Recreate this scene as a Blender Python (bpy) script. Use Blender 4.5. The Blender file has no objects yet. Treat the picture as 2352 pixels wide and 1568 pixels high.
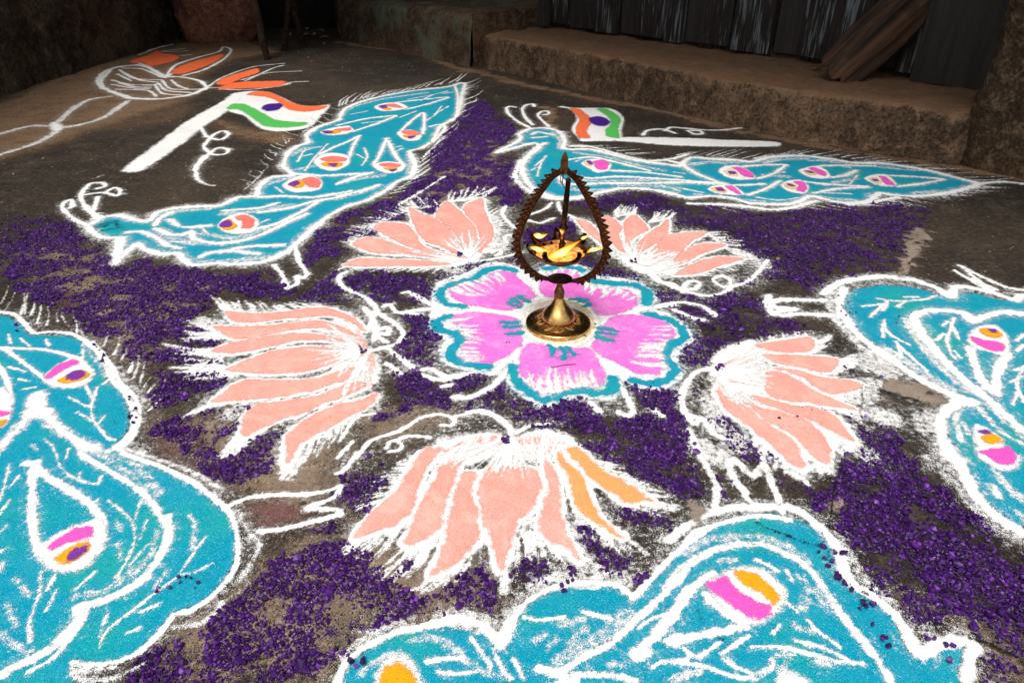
import bpy, bmesh, math, random
import numpy as np
from mathutils import Vector, Matrix, noise as mnoise

random.seed(7)
RNG = np.random.default_rng(11)
SC = bpy.context.scene
COL = SC.collection

# ------------------------------------------------------------------ camera, sky, sun, exposure
CAM_H, PITCH = 0.5, math.radians(31.0)
cam_d = bpy.data.cameras.new('camera')
cam_d.lens, cam_d.sensor_width, cam_d.clip_start, cam_d.clip_end = 24.0, 36.0, 0.02, 200.0
cam = bpy.data.objects.new('camera', cam_d)
COL.objects.link(cam)
cam.location = (0, 0, CAM_H)
cam.rotation_euler = (math.radians(90) - PITCH, 0, 0)
SC.camera = cam

SUN_EL, SUN_AZ = math.radians(66), math.radians(200)      # azimuth clockwise from +Y
world = bpy.data.worlds.new('World')
SC.world = world
world.use_nodes = True
wn, wl = world.node_tree.nodes, world.node_tree.links
sky = wn.new('ShaderNodeTexSky')
sky.sky_type = 'NISHITA'
sky.sun_disc = False
sky.sun_elevation, sky.sun_rotation = SUN_EL, SUN_AZ
sky.air_density, sky.dust_density, sky.ozone_density = 1.0, 4.0, 0.4
hsv = wn.new('ShaderNodeHueSaturation')                    # thin white overcast
hsv.inputs['Saturation'].default_value = 0.25
wl.new(sky.outputs[0], hsv.inputs['Color'])
wl.new(hsv.outputs[0], wn['Background'].inputs['Color'])
wn['Background'].inputs['Strength'].default_value = 0.10
sun_d = bpy.data.lights.new('sun', 'SUN')
sun_d.energy, sun_d.angle, sun_d.color = 1.3, math.radians(22), (1.0, 0.95, 0.88)
sun = bpy.data.objects.new('sun', sun_d)
COL.objects.link(sun)
sd = Vector((math.sin(SUN_AZ) * math.cos(SUN_EL), math.cos(SUN_AZ) * math.cos(SUN_EL), math.sin(SUN_EL)))
sun.rotation_euler = (-sd).to_track_quat('-Z', 'Y').to_euler()
SC.view_settings.view_transform = 'Standard'
SC.view_settings.look = 'None'
SC.view_settings.gamma = 1.0
SC.view_settings.exposure = 0.82
SC.view_settings.use_curve_mapping = False
SC.render.engine = 'CYCLES'
SC.cycles.transparent_max_bounces = 16
SC.cycles.max_bounces = 6
SC.cycles.use_denoising = True

# ------------------------------------------------------------------ image tile pixels -> ground plane, back-projected through the camera
F_PX, CX, CY = 1568.0, 1176.0, 784.0
IMAGE_TILE = {'A': (0, 0), 'B': (1350, 0), 'C': (2696, 0), 'D': (0, 900), 'E': (1350, 900), 'F': (2696, 900),
         'G': (0, 1797), 'H': (1350, 1797), 'I': (2696, 1797)}
K = 2352.0 / 4096.0
KT = 1400.0 / 2350.0 * K
cp, sp = math.cos(PITCH), math.sin(PITCH)


def plane(x, y, z=0.0):
    """point of the horizontal plane z seen at image pixel x, y (numpy ok)"""
    x, y = np.asarray(x, float) - CX, CY - np.asarray(y, float)
    dy = cp * F_PX + sp * y
    dz = -sp * F_PX + cp * y
    t = (z - CAM_H) / dz
    return np.stack([x * t, dy * t], -1)


def upright(x, y, Y):
    """point at ground distance Y seen at image pixel x, y"""
    x, y = x - CX, CY - y
    t = Y / (cp * F_PX + sp * y)
    return Vector((x * t, Y, CAM_H + (-sp * F_PX + cp * y) * t))


def image_px(s):
    """'A 10 20 30 40 B ...' -> whole-image pixels; a letter changes the image tile, S = whole image"""
    ox, oy, k, out, buf = 0, 0, 1.0, [], []
    for t in s.split():
        if t.isalpha():
            if t == 'S':
                ox, oy, k = 0, 0, 1.0
            else:
                ox, oy, k = IMAGE_TILE[t][0] * K, IMAGE_TILE[t][1] * K, KT
        else:
            buf.append(float(t))
            if len(buf) == 2:
                out.append((ox + buf[0] * k, oy + buf[1] * k))
                buf = []
    return np.array(out)


def ground(s, z=0.0):
    p = image_px(s)
    return plane(p[:, 0], p[:, 1], z)


# ------------------------------------------------------------------ small numpy tools
def _hash(ix, iy, seed):
    h = (ix * 374761393 + iy * 668265263 + seed * 1442695041) & 0xffffffff
    h = ((h ^ (h >> 13)) * 1274126177) & 0xffffffff
    return ((h ^ (h >> 16)) & 0xffff) / 65535.0


def vnoise(x, y, scale, seed=0, octaves=2):
    out, amp, tot = np.zeros(np.shape(x)), 1.0, 0.0
    for o in range(octaves):
        X, Y = x * scale, y * scale
        ix, iy = np.floor(X).astype(np.int64), np.floor(Y).astype(np.int64)
        fx, fy = X - ix, Y - iy
        fx, fy = fx * fx * (3 - 2 * fx), fy * fy * (3 - 2 * fy)
        a, b = _hash(ix, iy, seed + o), _hash(ix + 1, iy, seed + o)
        c, d = _hash(ix, iy + 1, seed + o), _hash(ix + 1, iy + 1, seed + o)
        out += amp * ((a * (1 - fx) + b * fx) * (1 - fy) + (c * (1 - fx) + d * fx) * fy)
        tot += amp
        amp *= 0.5
        scale *= 2.1
    return out / tot


def smooth(p, closed=False, sub=6):
    n = len(p)
    if n < 3 and not closed:
        t = np.linspace(0, 1, sub * 2)[:, None]
        return p[0] * (1 - t) + p[-1] * t
    q = np.vstack([p[-1:], p, p[:2]]) if closed else np.vstack([2 * p[:1] - p[1:2], p, 2 * p[-1:] - p[-2:-1]])
    out = []
    t = np.linspace(0, 1, sub, endpoint=False)[:, None]
    for i in range(n if closed else n - 1):
        a, b, c, d = q[i], q[i + 1], q[i + 2], q[i + 3]
        # shortened tangents keep cusps tidy
        m1, m2 = 0.4 * (c - a), 0.4 * (d - b)
        L = np.linalg.norm(c - b)
        for m in (m1, m2):
            l = np.linalg.norm(m)
            if l > L:
                m *= L / l
        out.append((2 * t**3 - 3 * t**2 + 1) * b + (t**3 - 2 * t**2 + t) * m1 + (-2 * t**3 + 3 * t**2) * c + (t**3 - t**2) * m2)
    r = np.vstack(out)
    return r if closed else np.vstack([r, p[-1:]])


def resample(p, step):
    s = np.r_[0, np.cumsum(np.linalg.norm(np.diff(p, axis=0), axis=1))]
    n = max(2, int(s[-1] / step) + 1)
    u = np.linspace(0, s[-1], n)
    return np.stack([np.interp(u, s, p[:, 0]), np.interp(u, s, p[:, 1])], -1), u / max(s[-1], 1e-9)


def in_poly(x, y, poly):
    ins = np.zeros(x.shape, bool)
    px, py = poly[:, 0], poly[:, 1]
    j = len(poly) - 1
    for i in range(len(poly)):
        if py[i] != py[j]:
            c = ((py[i] > y) != (py[j] > y)) & (x < (px[j] - px[i]) * (y - py[i]) / (py[j] - py[i]) + px[i])
            ins ^= c
        j = i
    return ins


# ------------------------------------------------------------------ objects
def link(name, me, parent=None):
    o = bpy.data.objects.new(name, me)
    COL.objects.link(o)
    if parent is not None:
        o.parent = parent
    return o


def tag(o, label=None, cat=None, group=None, kind=None):
    for k, v in (('label', label), ('category', cat), ('group', group), ('kind', kind)):
        if v:
            o[k] = v
    return o


def thing(name, label, cat, loc=(0, 0, 0), rz=0.0, group=None):
    o = link(name, None)
    o.location = loc
    o.rotation_euler = (0, 0, rz)
    o.empty_display_size = 0.05
    return tag(o, label, cat, group)


def mesh_np(name, verts, faces, mat, parent=None, attrs=None, smooth_shade=False):
    """verts (N,3), faces (M,k) all of one size, through foreach_set"""
    verts, faces = np.asarray(verts, np.float32), np.asarray(faces, np.int32)
    me = bpy.data.meshes.new(name)
    k = faces.shape[1]
    me.vertices.add(len(verts))
    me.vertices.foreach_set('co', verts.ravel())
    me.loops.add(faces.size)
    me.loops.foreach_set('vertex_index', faces.ravel())
    me.polygons.add(len(faces))
    me.polygons.foreach_set('loop_start', np.arange(0, faces.size, k, dtype=np.int32))
    me.polygons.foreach_set('loop_total', np.full(len(faces), k, np.int32))
    me.polygons.foreach_set('use_smooth', np.full(len(faces), smooth_shade))
    for an, av in (attrs or {}).items():
        a = me.attributes.new(an, 'FLOAT', 'POINT')
        a.data.foreach_set('value', np.asarray(av, np.float32))
    me.update(calc_edges=True)
    me.materials.append(mat)
    return link(name, me, parent)


def mesh_py(name, verts, faces, mat, parent=None, smooth_shade=False):
    me = bpy.data.meshes.new(name)
    me.from_pydata([tuple(v) for v in verts], [], faces)
    me.update()
    me.materials.append(mat)
    if smooth_shade:
        me.polygons.foreach_set('use_smooth', [True] * len(me.polygons))
    return link(name, me, parent)


def from_bm(name, bm, mat, parent=None, smooth_shade=False):
    me = bpy.data.meshes.new(name)
    bmesh.ops.recalc_face_normals(bm, faces=bm.faces)
    bm.to_mesh(me)
    bm.free()
    me.materials.append(mat)
    if smooth_shade:
        me.polygons.foreach_set('use_smooth', [True] * len(me.polygons))
    return link(name, me, parent)


# ------------------------------------------------------------------ materials
def nmat(name):
    m = bpy.data.materials.new(name)
    m.use_nodes = True
    return m, m.node_tree.nodes, m.node_tree.links, m.node_tree.nodes['Principled BSDF']


def nd(n, typ, **kw):
    x = n.new(typ)
    for k, v in kw.items():
        if k.startswith('i_'):
            key = k[2:]
            x.inputs[int(key) if key.isdigit() else key.replace('_', ' ')].default_value = v
        else:
            setattr(x, k, v)
    return x


def mth(n, l, op, a, b=None, clamp=False):
    x = n.new('ShaderNodeMath')
    x.operation = op
    x.use_clamp = clamp
    for i, v in enumerate((a, b)):
        if v is None:
            continue
        if isinstance(v, (int, float)):
            x.inputs[i].default_value = v
        else:
            l.new(v, x.inputs[i])
    return x.outputs[0]


def mapr(n, l, v, a, b, c=0.0, d=1.0, smoothstep=False):
    x = n.new('ShaderNodeMapRange')
    if smoothstep:
        x.interpolation_type = 'SMOOTHSTEP'
    l.new(v, x.inputs[0])
    for i, q in enumerate((a, b, c, d)):
        x.inputs[i + 1].default_value = q
    return x.outputs[0]


def mixc(n, l, f, a, b):
    x = n.new('ShaderNodeMix')
    x.data_type = 'RGBA'
    if isinstance(f, (int, float)):
        x.inputs[0].default_value = f
    else:
        l.new(f, x.inputs[0])
    for i, v in ((6, a), (7, b)):
        if isinstance(v, tuple):
            x.inputs[i].default_value = (*v, 1)
        else:
            l.new(v, x.inputs[i])
    return x.outputs[2]


def tex(n, l, co, scale, detail=2.0, rough=0.5, dist=0.0):
    x = nd(n, 'ShaderNodeTexNoise', i_Scale=scale, i_Detail=detail, i_Roughness=rough, i_Distortion=dist)
    l.new(co, x.inputs['Vector'])
    return x.outputs['Fac']


def powder_mat(name, col, col2=None, speck=None, specks=0.25, seed=0.0, pale=None, pales=.6):
    """loose coloured powder: grains thin out where the layer thins (attribute cov)"""
    m, n, l, b = nmat(name)
    geo = n.new('ShaderNodeNewGeometry')
    add = nd(n, 'ShaderNodeVectorMath', operation='ADD')
    l.new(geo.outputs['Position'], add.inputs[0])
    add.inputs[1].default_value = (seed, seed * 1.7, 0)
    co = add.outputs[0]
    cov = nd(n, 'ShaderNodeAttribute', attribute_name='cov').outputs['Fac']
    n1 = tex(n, l, co, 950, 1.5, 0.6)
    n2 = tex(n, l, co, 150, 3, 0.7)
    nn = mth(n, l, 'ADD', mth(n, l, 'MULTIPLY', n1, 0.5), mth(n, l, 'MULTIPLY', n2, 0.5))
    t = mapr(n, l, nn, 0.36, 0.64, 0.12, 0.90)
    alpha = mapr(n, l, mth(n, l, 'SUBTRACT', cov, t), -0.24, 0.24)
    l.new(alpha, b.inputs['Alpha'])
    c = mixc(n, l, mapr(n, l, tex(n, l, co, 8, 3, 0.6), 0.5, 0.68), col, col2 or col)
    if pale:                       # worn, paler sweeps of the hand
        c = mixc(n, l, mapr(n, l, tex(n, l, co, 26, 5, 0.7, 1.2), 0.47, 0.70, 0, pales), c, pale)
    n3 = tex(n, l, co, 900, 1, 0.5)
    c = mixc(n, l, mapr(n, l, n3, 0.60, 0.70, 0, specks), c, speck or (0.85, 0.85, 0.85))
    n4 = tex(n, l, co, 480, 2, 0.6)
    c = mixc(n, l, mapr(n, l, n4, 0.42, 0.30, 0, 0.35), c, tuple(v * 0.35 for v in col))
    l.new(c, b.inputs['Base Color'])
    b.inputs['Roughness'].default_value = 0.95
    b.inputs['Specular IOR Level'].default_value = 0.1
    bp = nd(n, 'ShaderNodeBump', i_Strength=0.7, i_Distance=0.0014)
    l.new(mth(n, l, 'ADD', n1, n4), bp.inputs['Height'])
    l.new(bp.outputs[0], b.inputs['Normal'])
    return m


W_COL = (0.86, 0.86, 0.85)
M = {
    'white': powder_mat('white_powder', W_COL, (0.80, 0.80, 0.79), (0.9, 0.9, 0.9), 0.2),
    'teal': powder_mat('teal_powder', (0.0, 0.285, 0.415), (0.006, 0.335, 0.345), (0.30, 0.60, 0.68), 0.4, 1.3, (0.03, 0.35, 0.46), .35),
    'peach': powder_mat('peach_powder', (0.83, 0.345, 0.28), (0.84, 0.41, 0.345), (0.88, 0.64, 0.57), 0.7, 2.1, (0.86, 0.54, 0.47)),
    'pink': powder_mat('pink_powder', (0.83, 0.155, 0.64), (0.80, 0.18, 0.62), (0.87, 0.48, 0.75), 0.6, 3.7, (0.85, 0.36, 0.72), .8),
    'hotpink': powder_mat('hot_pink_powder', (0.83, 0.095, 0.50), None, (0.85, 0.3, 0.6), 0.4, 3.2),
    'orange': powder_mat('orange_powder', (0.90, 0.17, 0.06), None, (0.85, 0.3, 0.15), 0.3, 4.4),
    'apricot': powder_mat('apricot_powder', (0.84, 0.36, 0.12), None, (0.85, 0.55, 0.35), 0.5, 4.9),
    'salmon': powder_mat('salmon_powder', (0.82, 0.19, 0.16), None, (0.85, 0.4, 0.35), 0.3, 5.2),
    'green': powder_mat('green_powder', (0.09, 0.50, 0.10), None, (0.3, 0.6, 0.3), 0.3, 6.1),
    'yellow': powder_mat('yellow_powder', (0.84, 0.36, 0.01), None, (0.85, 0.5, 0.1), 0.3, 7.3),
    'pale': powder_mat('pale_yellow_powder', (0.84, 0.66, 0.28), (0.85, 0.75, 0.5), None, 0.3, 7.9),
    'violet': powder_mat('violet_powder', (0.19, 0.035, 0.30), None, (0.4, 0.2, 0.5), 0.3, 8.2),
    'indigo': powder_mat('indigo_powder', (0.055, 0.012, 0.23), None, (0.3, 0.2, 0.5), 0.3, 8.8),
    'dust': powder_mat('brown_dust', (0.20, 0.125, 0.075), (0.15, 0.10, 0.065), (0.32, 0.24, 0.17), 0.3, 9.5),
    'beige': powder_mat('beige_grit', (0.20, 0.145, 0.10), (0.12, 0.09, 0.065), (0.45, 0.37, 0.30), 0.7, 10.5, (0.33, 0.25, 0.18), .9),
    'rosy': powder_mat('rosy_stain', (0.20, 0.085, 0.09), (0.17, 0.10, 0.08), (0.4, 0.25, 0.25), 0.4, 11.5),
    'grey': powder_mat('bare_cement', (0.27, 0.215, 0.17), (0.19, 0.155, 0.125), (0.42, 0.36, 0.30), 0.5, 13.5, (0.33, 0.27, 0.22), .8),
    'crack': powder_mat('crack_shadow', (0.012, 0.011, 0.010), None, (0.03, 0.03, 0.03), 0.1, 12.5),
}

# ------------------------------------------------------------------ powder layers
LAYERS = []          # coverage of everything laid, looked up when the salt is strewn


class Powder:
    """strokes and fills of one material, laid as one thin relief on a square grid of the ground"""

    def __init__(self, cell=0.002):
        self.ops, self.cell = [], cell
        self.k = .62 if cell < .002 else .95 if cell < .0025 else .95
        self.halo = .30 if cell < .002 else .40

    def stroke(self, s, w=8, taper=(1.0, 1.0), dens=1.0, soft=0.5, rough=0.18, pts=None):
        p = ground(s) if pts is None else pts
        self.ops.append(('s', smooth(p), w * self.k / 2000.0, taper, dens, soft, rough))
        return self

    def lines(self, txt, w=8, **kw):
        for q in txt.split(';'):
            if q.strip():
                self.stroke(q, w, **kw)
        return self

    def fill(self, s, dens=1.0, soft=3.0, rough=0.0, pts=None, closed_smooth=True, grow=0.0):
        p = ground(s) if pts is None else pts
        self.ops.append(('p', smooth(p, True, 5) if closed_smooth else p, dens, soft / 1000.0, rough, grow))
        return self

    def hairs(self, base, tip, n, w=5, jit=0.12, dens=0.9, **kw):
        """n flicks of the fingers from the line base to the line tip"""
        a, b = smooth(ground(base)), smooth(ground(tip))
        for i in range(n):
            t = (i + 0.5 + random.uniform(-.3, .3)) / n
            ia, ib = t * (len(a) - 1), min(max(t + random.uniform(-.3, .3) / n, 0), 1) * (len(b) - 1)
            pa = a[int(ia)] + (a[min(int(ia) + 1, len(a) - 1)] - a[int(ia)]) * (ia % 1)
            pb = b[int(ib)] + (b[min(int(ib) + 1, len(b) - 1)] - b[int(ib)]) * (ib % 1)
            d = pb - pa
            pb = pa + d * random.uniform(0.7, 1.12)
            mid = (pa + pb) / 2 + np.array([-d[1], d[0]]) * random.uniform(-jit, jit)
            self.stroke('', w * random.uniform(.7, 1.25), taper=(1.0, 0.35), dens=dens * random.uniform(.75, 1.05),
                        pts=np.array([pa, mid, pb]), **kw)
        return self

    def build(self, name, mat, parent, z=0.0006, h=0.0008, keep=True, chalk=0.12):
        allp = np.vstack([o[1] for o in self.ops])
        pad = 0.02
        x0, y0 = max(allp[:, 0].min() - pad, -2.3), max(allp[:, 1].min() - pad, 0.18)
        x1, y1 = min(allp[:, 0].max() + pad, 2.3), min(allp[:, 1].max() + pad, 5.0)
        c = self.cell
        nx, ny = int((x1 - x0) / c) + 2, int((y1 - y0) / c) + 2
        gx, gy = x0 + c * np.arange(nx), y0 + c * np.arange(ny)
        A = np.zeros((ny, nx), np.float32)
        for o in self.ops:
            if o[0] == 's':
                _, p, r, tp, dens, soft, rough = o
                q, u = resample(p, max(r * 0.55, c * 0.7))
                jr = 1 + rough * (2 * RNG.random(len(q)) - 1)
                jx = (RNG.random((len(q), 2)) - .5) * r * rough * 2
                q = q + jx
                slow = vnoise(q[:, 0], q[:, 1], 45, 5, 2)
                rr = r * (tp[0] + (tp[1] - tp[0]) * u) * jr * (0.62 + 0.76 * slow)
                dd = dens * (0.82 + 0.3 * vnoise(q[:, 0], q[:, 1], 70, 9, 2))
                for (X, Y), R, Dn in zip(q, rr, dd):
                    sf = max(R * soft * 1.4, c * 1.1)
                    E = R + max(sf, 2.6 * R if self.halo else 0)
                    i0, i1 = max(int((X - E - x0) / c), 0), min(int((X + E - x0) / c) + 2, nx)
                    j0, j1 = max(int((Y - E - y0) / c), 0), min(int((Y + E - y0) / c) + 2, ny)
                    if i0 >= i1 or j0 >= j1:
                        continue
                    d = np.sqrt((gx[None, i0:i1] - X) ** 2 + (gy[j0:j1, None] - Y) ** 2)
                    v = np.clip((R - d) / sf + .5, 0, 1) * Dn
                    if self.halo:
                        v = np.maximum(v, self.halo * Dn * np.clip(1 - (d - R) / (2.4 * R), 0, 1))
                    np.maximum(A[j0:j1, i0:i1], v, out=A[j0:j1, i0:i1])
            else:
                _, p, dens, soft, rough, grow = o
                E = soft + 0.004
                i0, i1 = max(int((p[:, 0].min() - E - x0) / c), 0), min(int((p[:, 0].max() + E - x0) / c) + 2, nx)
                j0, j1 = max(int((p[:, 1].min() - E - y0) / c), 0), min(int((p[:, 1].max() + E - y0) / c) + 2, ny)
                if i0 >= i1 or j0 >= j1:
                    continue
                X, Y = np.meshgrid(gx[i0:i1], gy[j0:j1])
                if rough:
                    X = X + rough * 0.01 * (vnoise(X, Y, 60, 3, 2) - .5)
                    Y = Y + rough * 0.01 * (vnoise(X, Y, 60, 4, 2) - .5)
                ins = in_poly(X, Y, p)
                D = np.full(X.shape, 9.0)
                for k in range(len(p)):                     # distance to the edges, near them only
                    a, b = p[k], p[(k + 1) % len(p)]
                    lo, hi = np.minimum(a, b) - E, np.maximum(a, b) + E
                    a0, a1 = max(int((lo[0] - gx[i0]) / c), 0), min(int((hi[0] - gx[i0]) / c) + 2, i1 - i0)
                    b0, b1 = max(int((lo[1] - gy[j0]) / c), 0), min(int((hi[1] - gy[j0]) / c) + 2, j1 - j0)
                    if a0 >= a1 or b0 >= b1:
                        continue
                    sx, sy = X[b0:b1, a0:a1], Y[b0:b1, a0:a1]
                    e = b - a
                    tt = np.clip(((sx - a[0]) * e[0] + (sy - a[1]) * e[1]) / max(e @ e, 1e-12), 0, 1)
                    np.minimum(D[b0:b1, a0:a1], np.hypot(sx - a[0] - tt * e[0], sy - a[1] - tt * e[1]), out=D[b0:b1, a0:a1])
                sd_ = np.where(ins, D, -D)
                v = np.clip((sd_ + grow) / (2 * soft) + .5, 0, 1) * dens
                np.maximum(A[j0:j1, i0:i1], v, out=A[j0:j1, i0:i1])
        X, Y = np.meshgrid(gx, gy)
        A = A * (1 - chalk * 2.2 * np.clip(vnoise(X, Y, 30, 21, 3) - .45, 0, 1))
        if keep:
            LAYERS.append((x0, y0, c, A))
        on = A > 0.10
        q = on[:-1, :-1] | on[1:, :-1] | on[:-1, 1:] | on[1:, 1:]
        jj, ii = np.nonzero(q)
        base = jj * nx + ii
        F = np.stack([base, base + 1, base + nx + 1, base + nx], 1)
        used, inv = np.unique(F, return_inverse=True)
        F = inv.reshape(F.shape)
        vx, vy, va = X.ravel()[used], Y.ravel()[used], A.ravel()[used]
        vz = z + h * va * (0.55 + 0.9 * vnoise(vx, vy, 170, 33, 2))
        if parent is not None:
            vx, vy = vx - parent.location.x, vy - parent.location.y
        return mesh_np(name, np.stack([vx, vy, vz], 1), F, mat, parent, {'cov': va}, True)


def motif(name, label, cat, s, group=None):
    p = ground(s)[0]
    return thing(name, label, cat, (p[0], p[1], 0), 0, group)


def loose_dust(root, outlines, w=45, dens=.36, cell=.0042):
    """thin veil of white powder that drifted off the lines"""
    p = Powder(cell)
    p.k, p.halo = 1.0, 0
    for s in outlines:
        p.stroke(s, w * .6, dens=dens, soft=1.6, rough=.5)
    p.build('loose_dust', M['white'], root, 0.0004, 0.0002, keep=False, chalk=.75)['kind'] = 'stuff'


def eye_spot(root, cell, white, bands):
    """the eye of a feather: white drop, coloured bands as its sub-parts"""
    e = Powder(cell).fill(white, 1.0, 5).build('feather_eye', M['white'], root, 0.0019)
    names = {'salmon': 'salmon_band', 'hotpink': 'pink_band', 'yellow': 'yellow_band', 'violet': 'violet_dot', 'pale': 'yellow_band'}
    zz = 0.0026
    for mk, s in bands:
        o = Powder(cell * .8).fill(s, 1.0, 3.5, 0.5).build(names[mk], M[mk], e, zz)
        o.data.transform(Matrix.Translation((-root.location.x, -root.location.y, 0)))
        zz += 0.0006
    return e
# ------------------------------------------------------------------ the drawing: peacocks
FAR, MID, NEAR = 0.0028, 0.0023, 0.0019
PEACOCKS = 'powder peacocks round the pattern'

# peacock on the far left
r = motif('peacock_drawing', 'turquoise powder peacock at far left, head lowest and spotted tail rising to the back', 'powder drawing', 'A 1700 1400', PEACOCKS)
OUT1 = 'D 590 0 A 595 1520 680 1470 800 1450 900 1480 1000 1490 1060 1430 1200 1400 1350 1390 1480 1385 1600 1330 1720 1320 1740 1260 1820 1195 1970 1180 1905 1120 1935 1030 2000 985 2070 960 2060 910 2130 860 2250 820 B 10 810 45 740 150 690 300 650 450 622 600 602 750 585 830 560 855 570 835 640 822 720 795 790 720 835 690 850 665 900 640 950 560 1000 485 1020 510 1080 520 1130 490 1190 400 1225 330 1280 200 1350 60 1392 D 2200 -50 2080 50 1990 130 1900 200 1750 255 1550 268 1450 262 1300 275 1220 230 1195 195 1080 200 960 160 925 130 860 180 790 240 805 160 810 95 700 90 620 50'
Powder(0.004).fill(OUT1, 1, 4).build('body', M['teal'], r, 0.0006)
loose_dust(r, [OUT1], 50, .47)
p = Powder(MID)
p.halo = .3
p.lines('A 1050 1540 D 1075 30 1150 90 1300 130; A 1500 1440 1750 1420 1950 1380; D 1350 60 1600 90 1850 0; B 0 1340 140 1300 280 1255; B 40 1220 180 1200 300 1180; A 1800 1240 1950 1200 2150 1195; A 1960 1050 2050 1000 2150 990; B 100 720 300 670 600 625; B 480 1040 500 1110 480 1170; A 1080 1450 1200 1420 1400 1405; D 1250 250 1500 250 1800 220; B 700 630 800 620; A 2000 1140 2100 1120', 22, dens=.5)
p.build('feather_sweep', M['white'], r, 0.0013)['kind'] = 'stuff'
p = Powder(MID)
p.halo = .58
p.stroke(OUT1 + ' D 590 0', 13).lines('''D 800 95 785 180 775 260; D 775 265 850 190 925 130;
A 1040 1520 1075 1470 1150 1430; A 1045 1540 D 1075 40 1150 70 1230 70 1285 50 1310 100 1440 128 1620 112 1780 60 1900 0 2060 -70;
A 1740 1330 1900 1322 2100 1330 B 84 1290; A 1990 1172 2150 1185 B 84 1175 200 1170; B 0 1320 150 1290 275 1248; B 0 1240 130 1190 230 1165''', 11)
p.lines('''D 850 55 950 50 1050 90 1120 140 1210 160; D 1340 222 1420 190 1560 180 1740 200; D 1480 190 1650 152 1900 140;
A 1140 1480 1230 1530 1420 1520; A 1500 1420 1750 1400 1860 1368; A 1740 1432 1950 1400 2140 1350 2020 1430 1850 1510 1700 1545; A 2150 1350 2300 1325 B 100 1300;
B 145 915 100 1000 70 1080 20 1130; B 150 915 60 960 A 2250 990 2150 1040; B 0 845 200 800 390 780; B 100 888 250 840 390 785;
B 330 700 500 680 740 655; B 460 738 600 705 745 660; B 430 880 480 830 575 762 582 850 570 905; B 330 935 280 1050 245 1110; B 340 950 390 1050 450 1120; B 620 855 700 838 722 870 B 640 960; B 790 580 810 660 800 760''', 9)
p.lines('''D 1140 115 1200 120 1280 120; B 180 995 200 1060 165 1115; B 130 1040 190 1072; B 350 1000 430 985; B 375 1030 440 1000; B 700 715 650 780 600 812; B 745 718 650 772; B 90 772 200 750; B 420 792 530 750; B 470 672 640 640 740 615; B 560 680 640 640; B 170 830 320 815; A 2000 1090 2040 1020 2100 1000; A 2010 1060 2090 1040; A 2050 1150 2100 1080 2200 970; D 1360 30 1400 70; D 1560 20 1700 10 1800 -30; A 1850 1260 1900 1300''', 5, dens=.85)
p.build('outline', M['white'], r, 0.0014)
p = Powder(MID)
p.hairs('A 1640 1280 1740 1190 1850 1050 1930 960 2060 880 2250 790 B 20 740', 'A 1600 1210 1690 1130 1780 1010 1870 930 2010 820 2250 700 B 60 650', 26, 5, .3, .75)
p.hairs('B 0 720 150 670 300 640 500 605 830 545', 'B 70 640 240 610 400 600 620 550 900 480', 26, 6, .06, .8)
p.hairs('B 850 560 850 640 840 720 780 830', 'B 970 515 985 570 960 650 900 790', 9, 7)
p.hairs('B 700 900 640 1000 560 1080 520 1190 420 1260 300 1340', 'B 860 770 820 850 740 950 680 1080 600 1200 440 1330', 17, 6, .06)
p.build('fringe', M['white'], r, 0.0012)['kind'] = 'stuff'
p = Powder(MID)
p.lines('''A 600 1525 500 1480 425 1410 430 1370 480 1350 490 1395 470 1405; A 640 1450 560 1370 548 1310 610 1240 690 1235 708 1258 650 1275; A 570 1315 700 1300 790 1322 808 1285 770 1268 700 1305; A 630 1420 660 1330; A 660 1480 590 1410; A 700 1470 640 1440''', 10)
p.lines('A 650 1200 690 1185; A 800 1300 850 1310; A 590 1500 650 1440 700 1440', 7, dens=.5)
p.build('crest', M['white'], r, 0.0022)
Powder(MID).lines('D 1840 275 1895 340 1925 425 1945 432; D 1985 150 2010 250 2060 330 2040 362 1990 350 2000 395 1945 430', 9).build('leg', M['white'], r, 0.0014)
Powder(MID).lines('D 640 20 700 0 A 760 1500 820 1540; D 700 40 780 30; A 640 1540 720 1520', 14, dens=.42).build('face_smudge', M['crack'], r, 0.0024)['kind'] = 'stuff'
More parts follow.
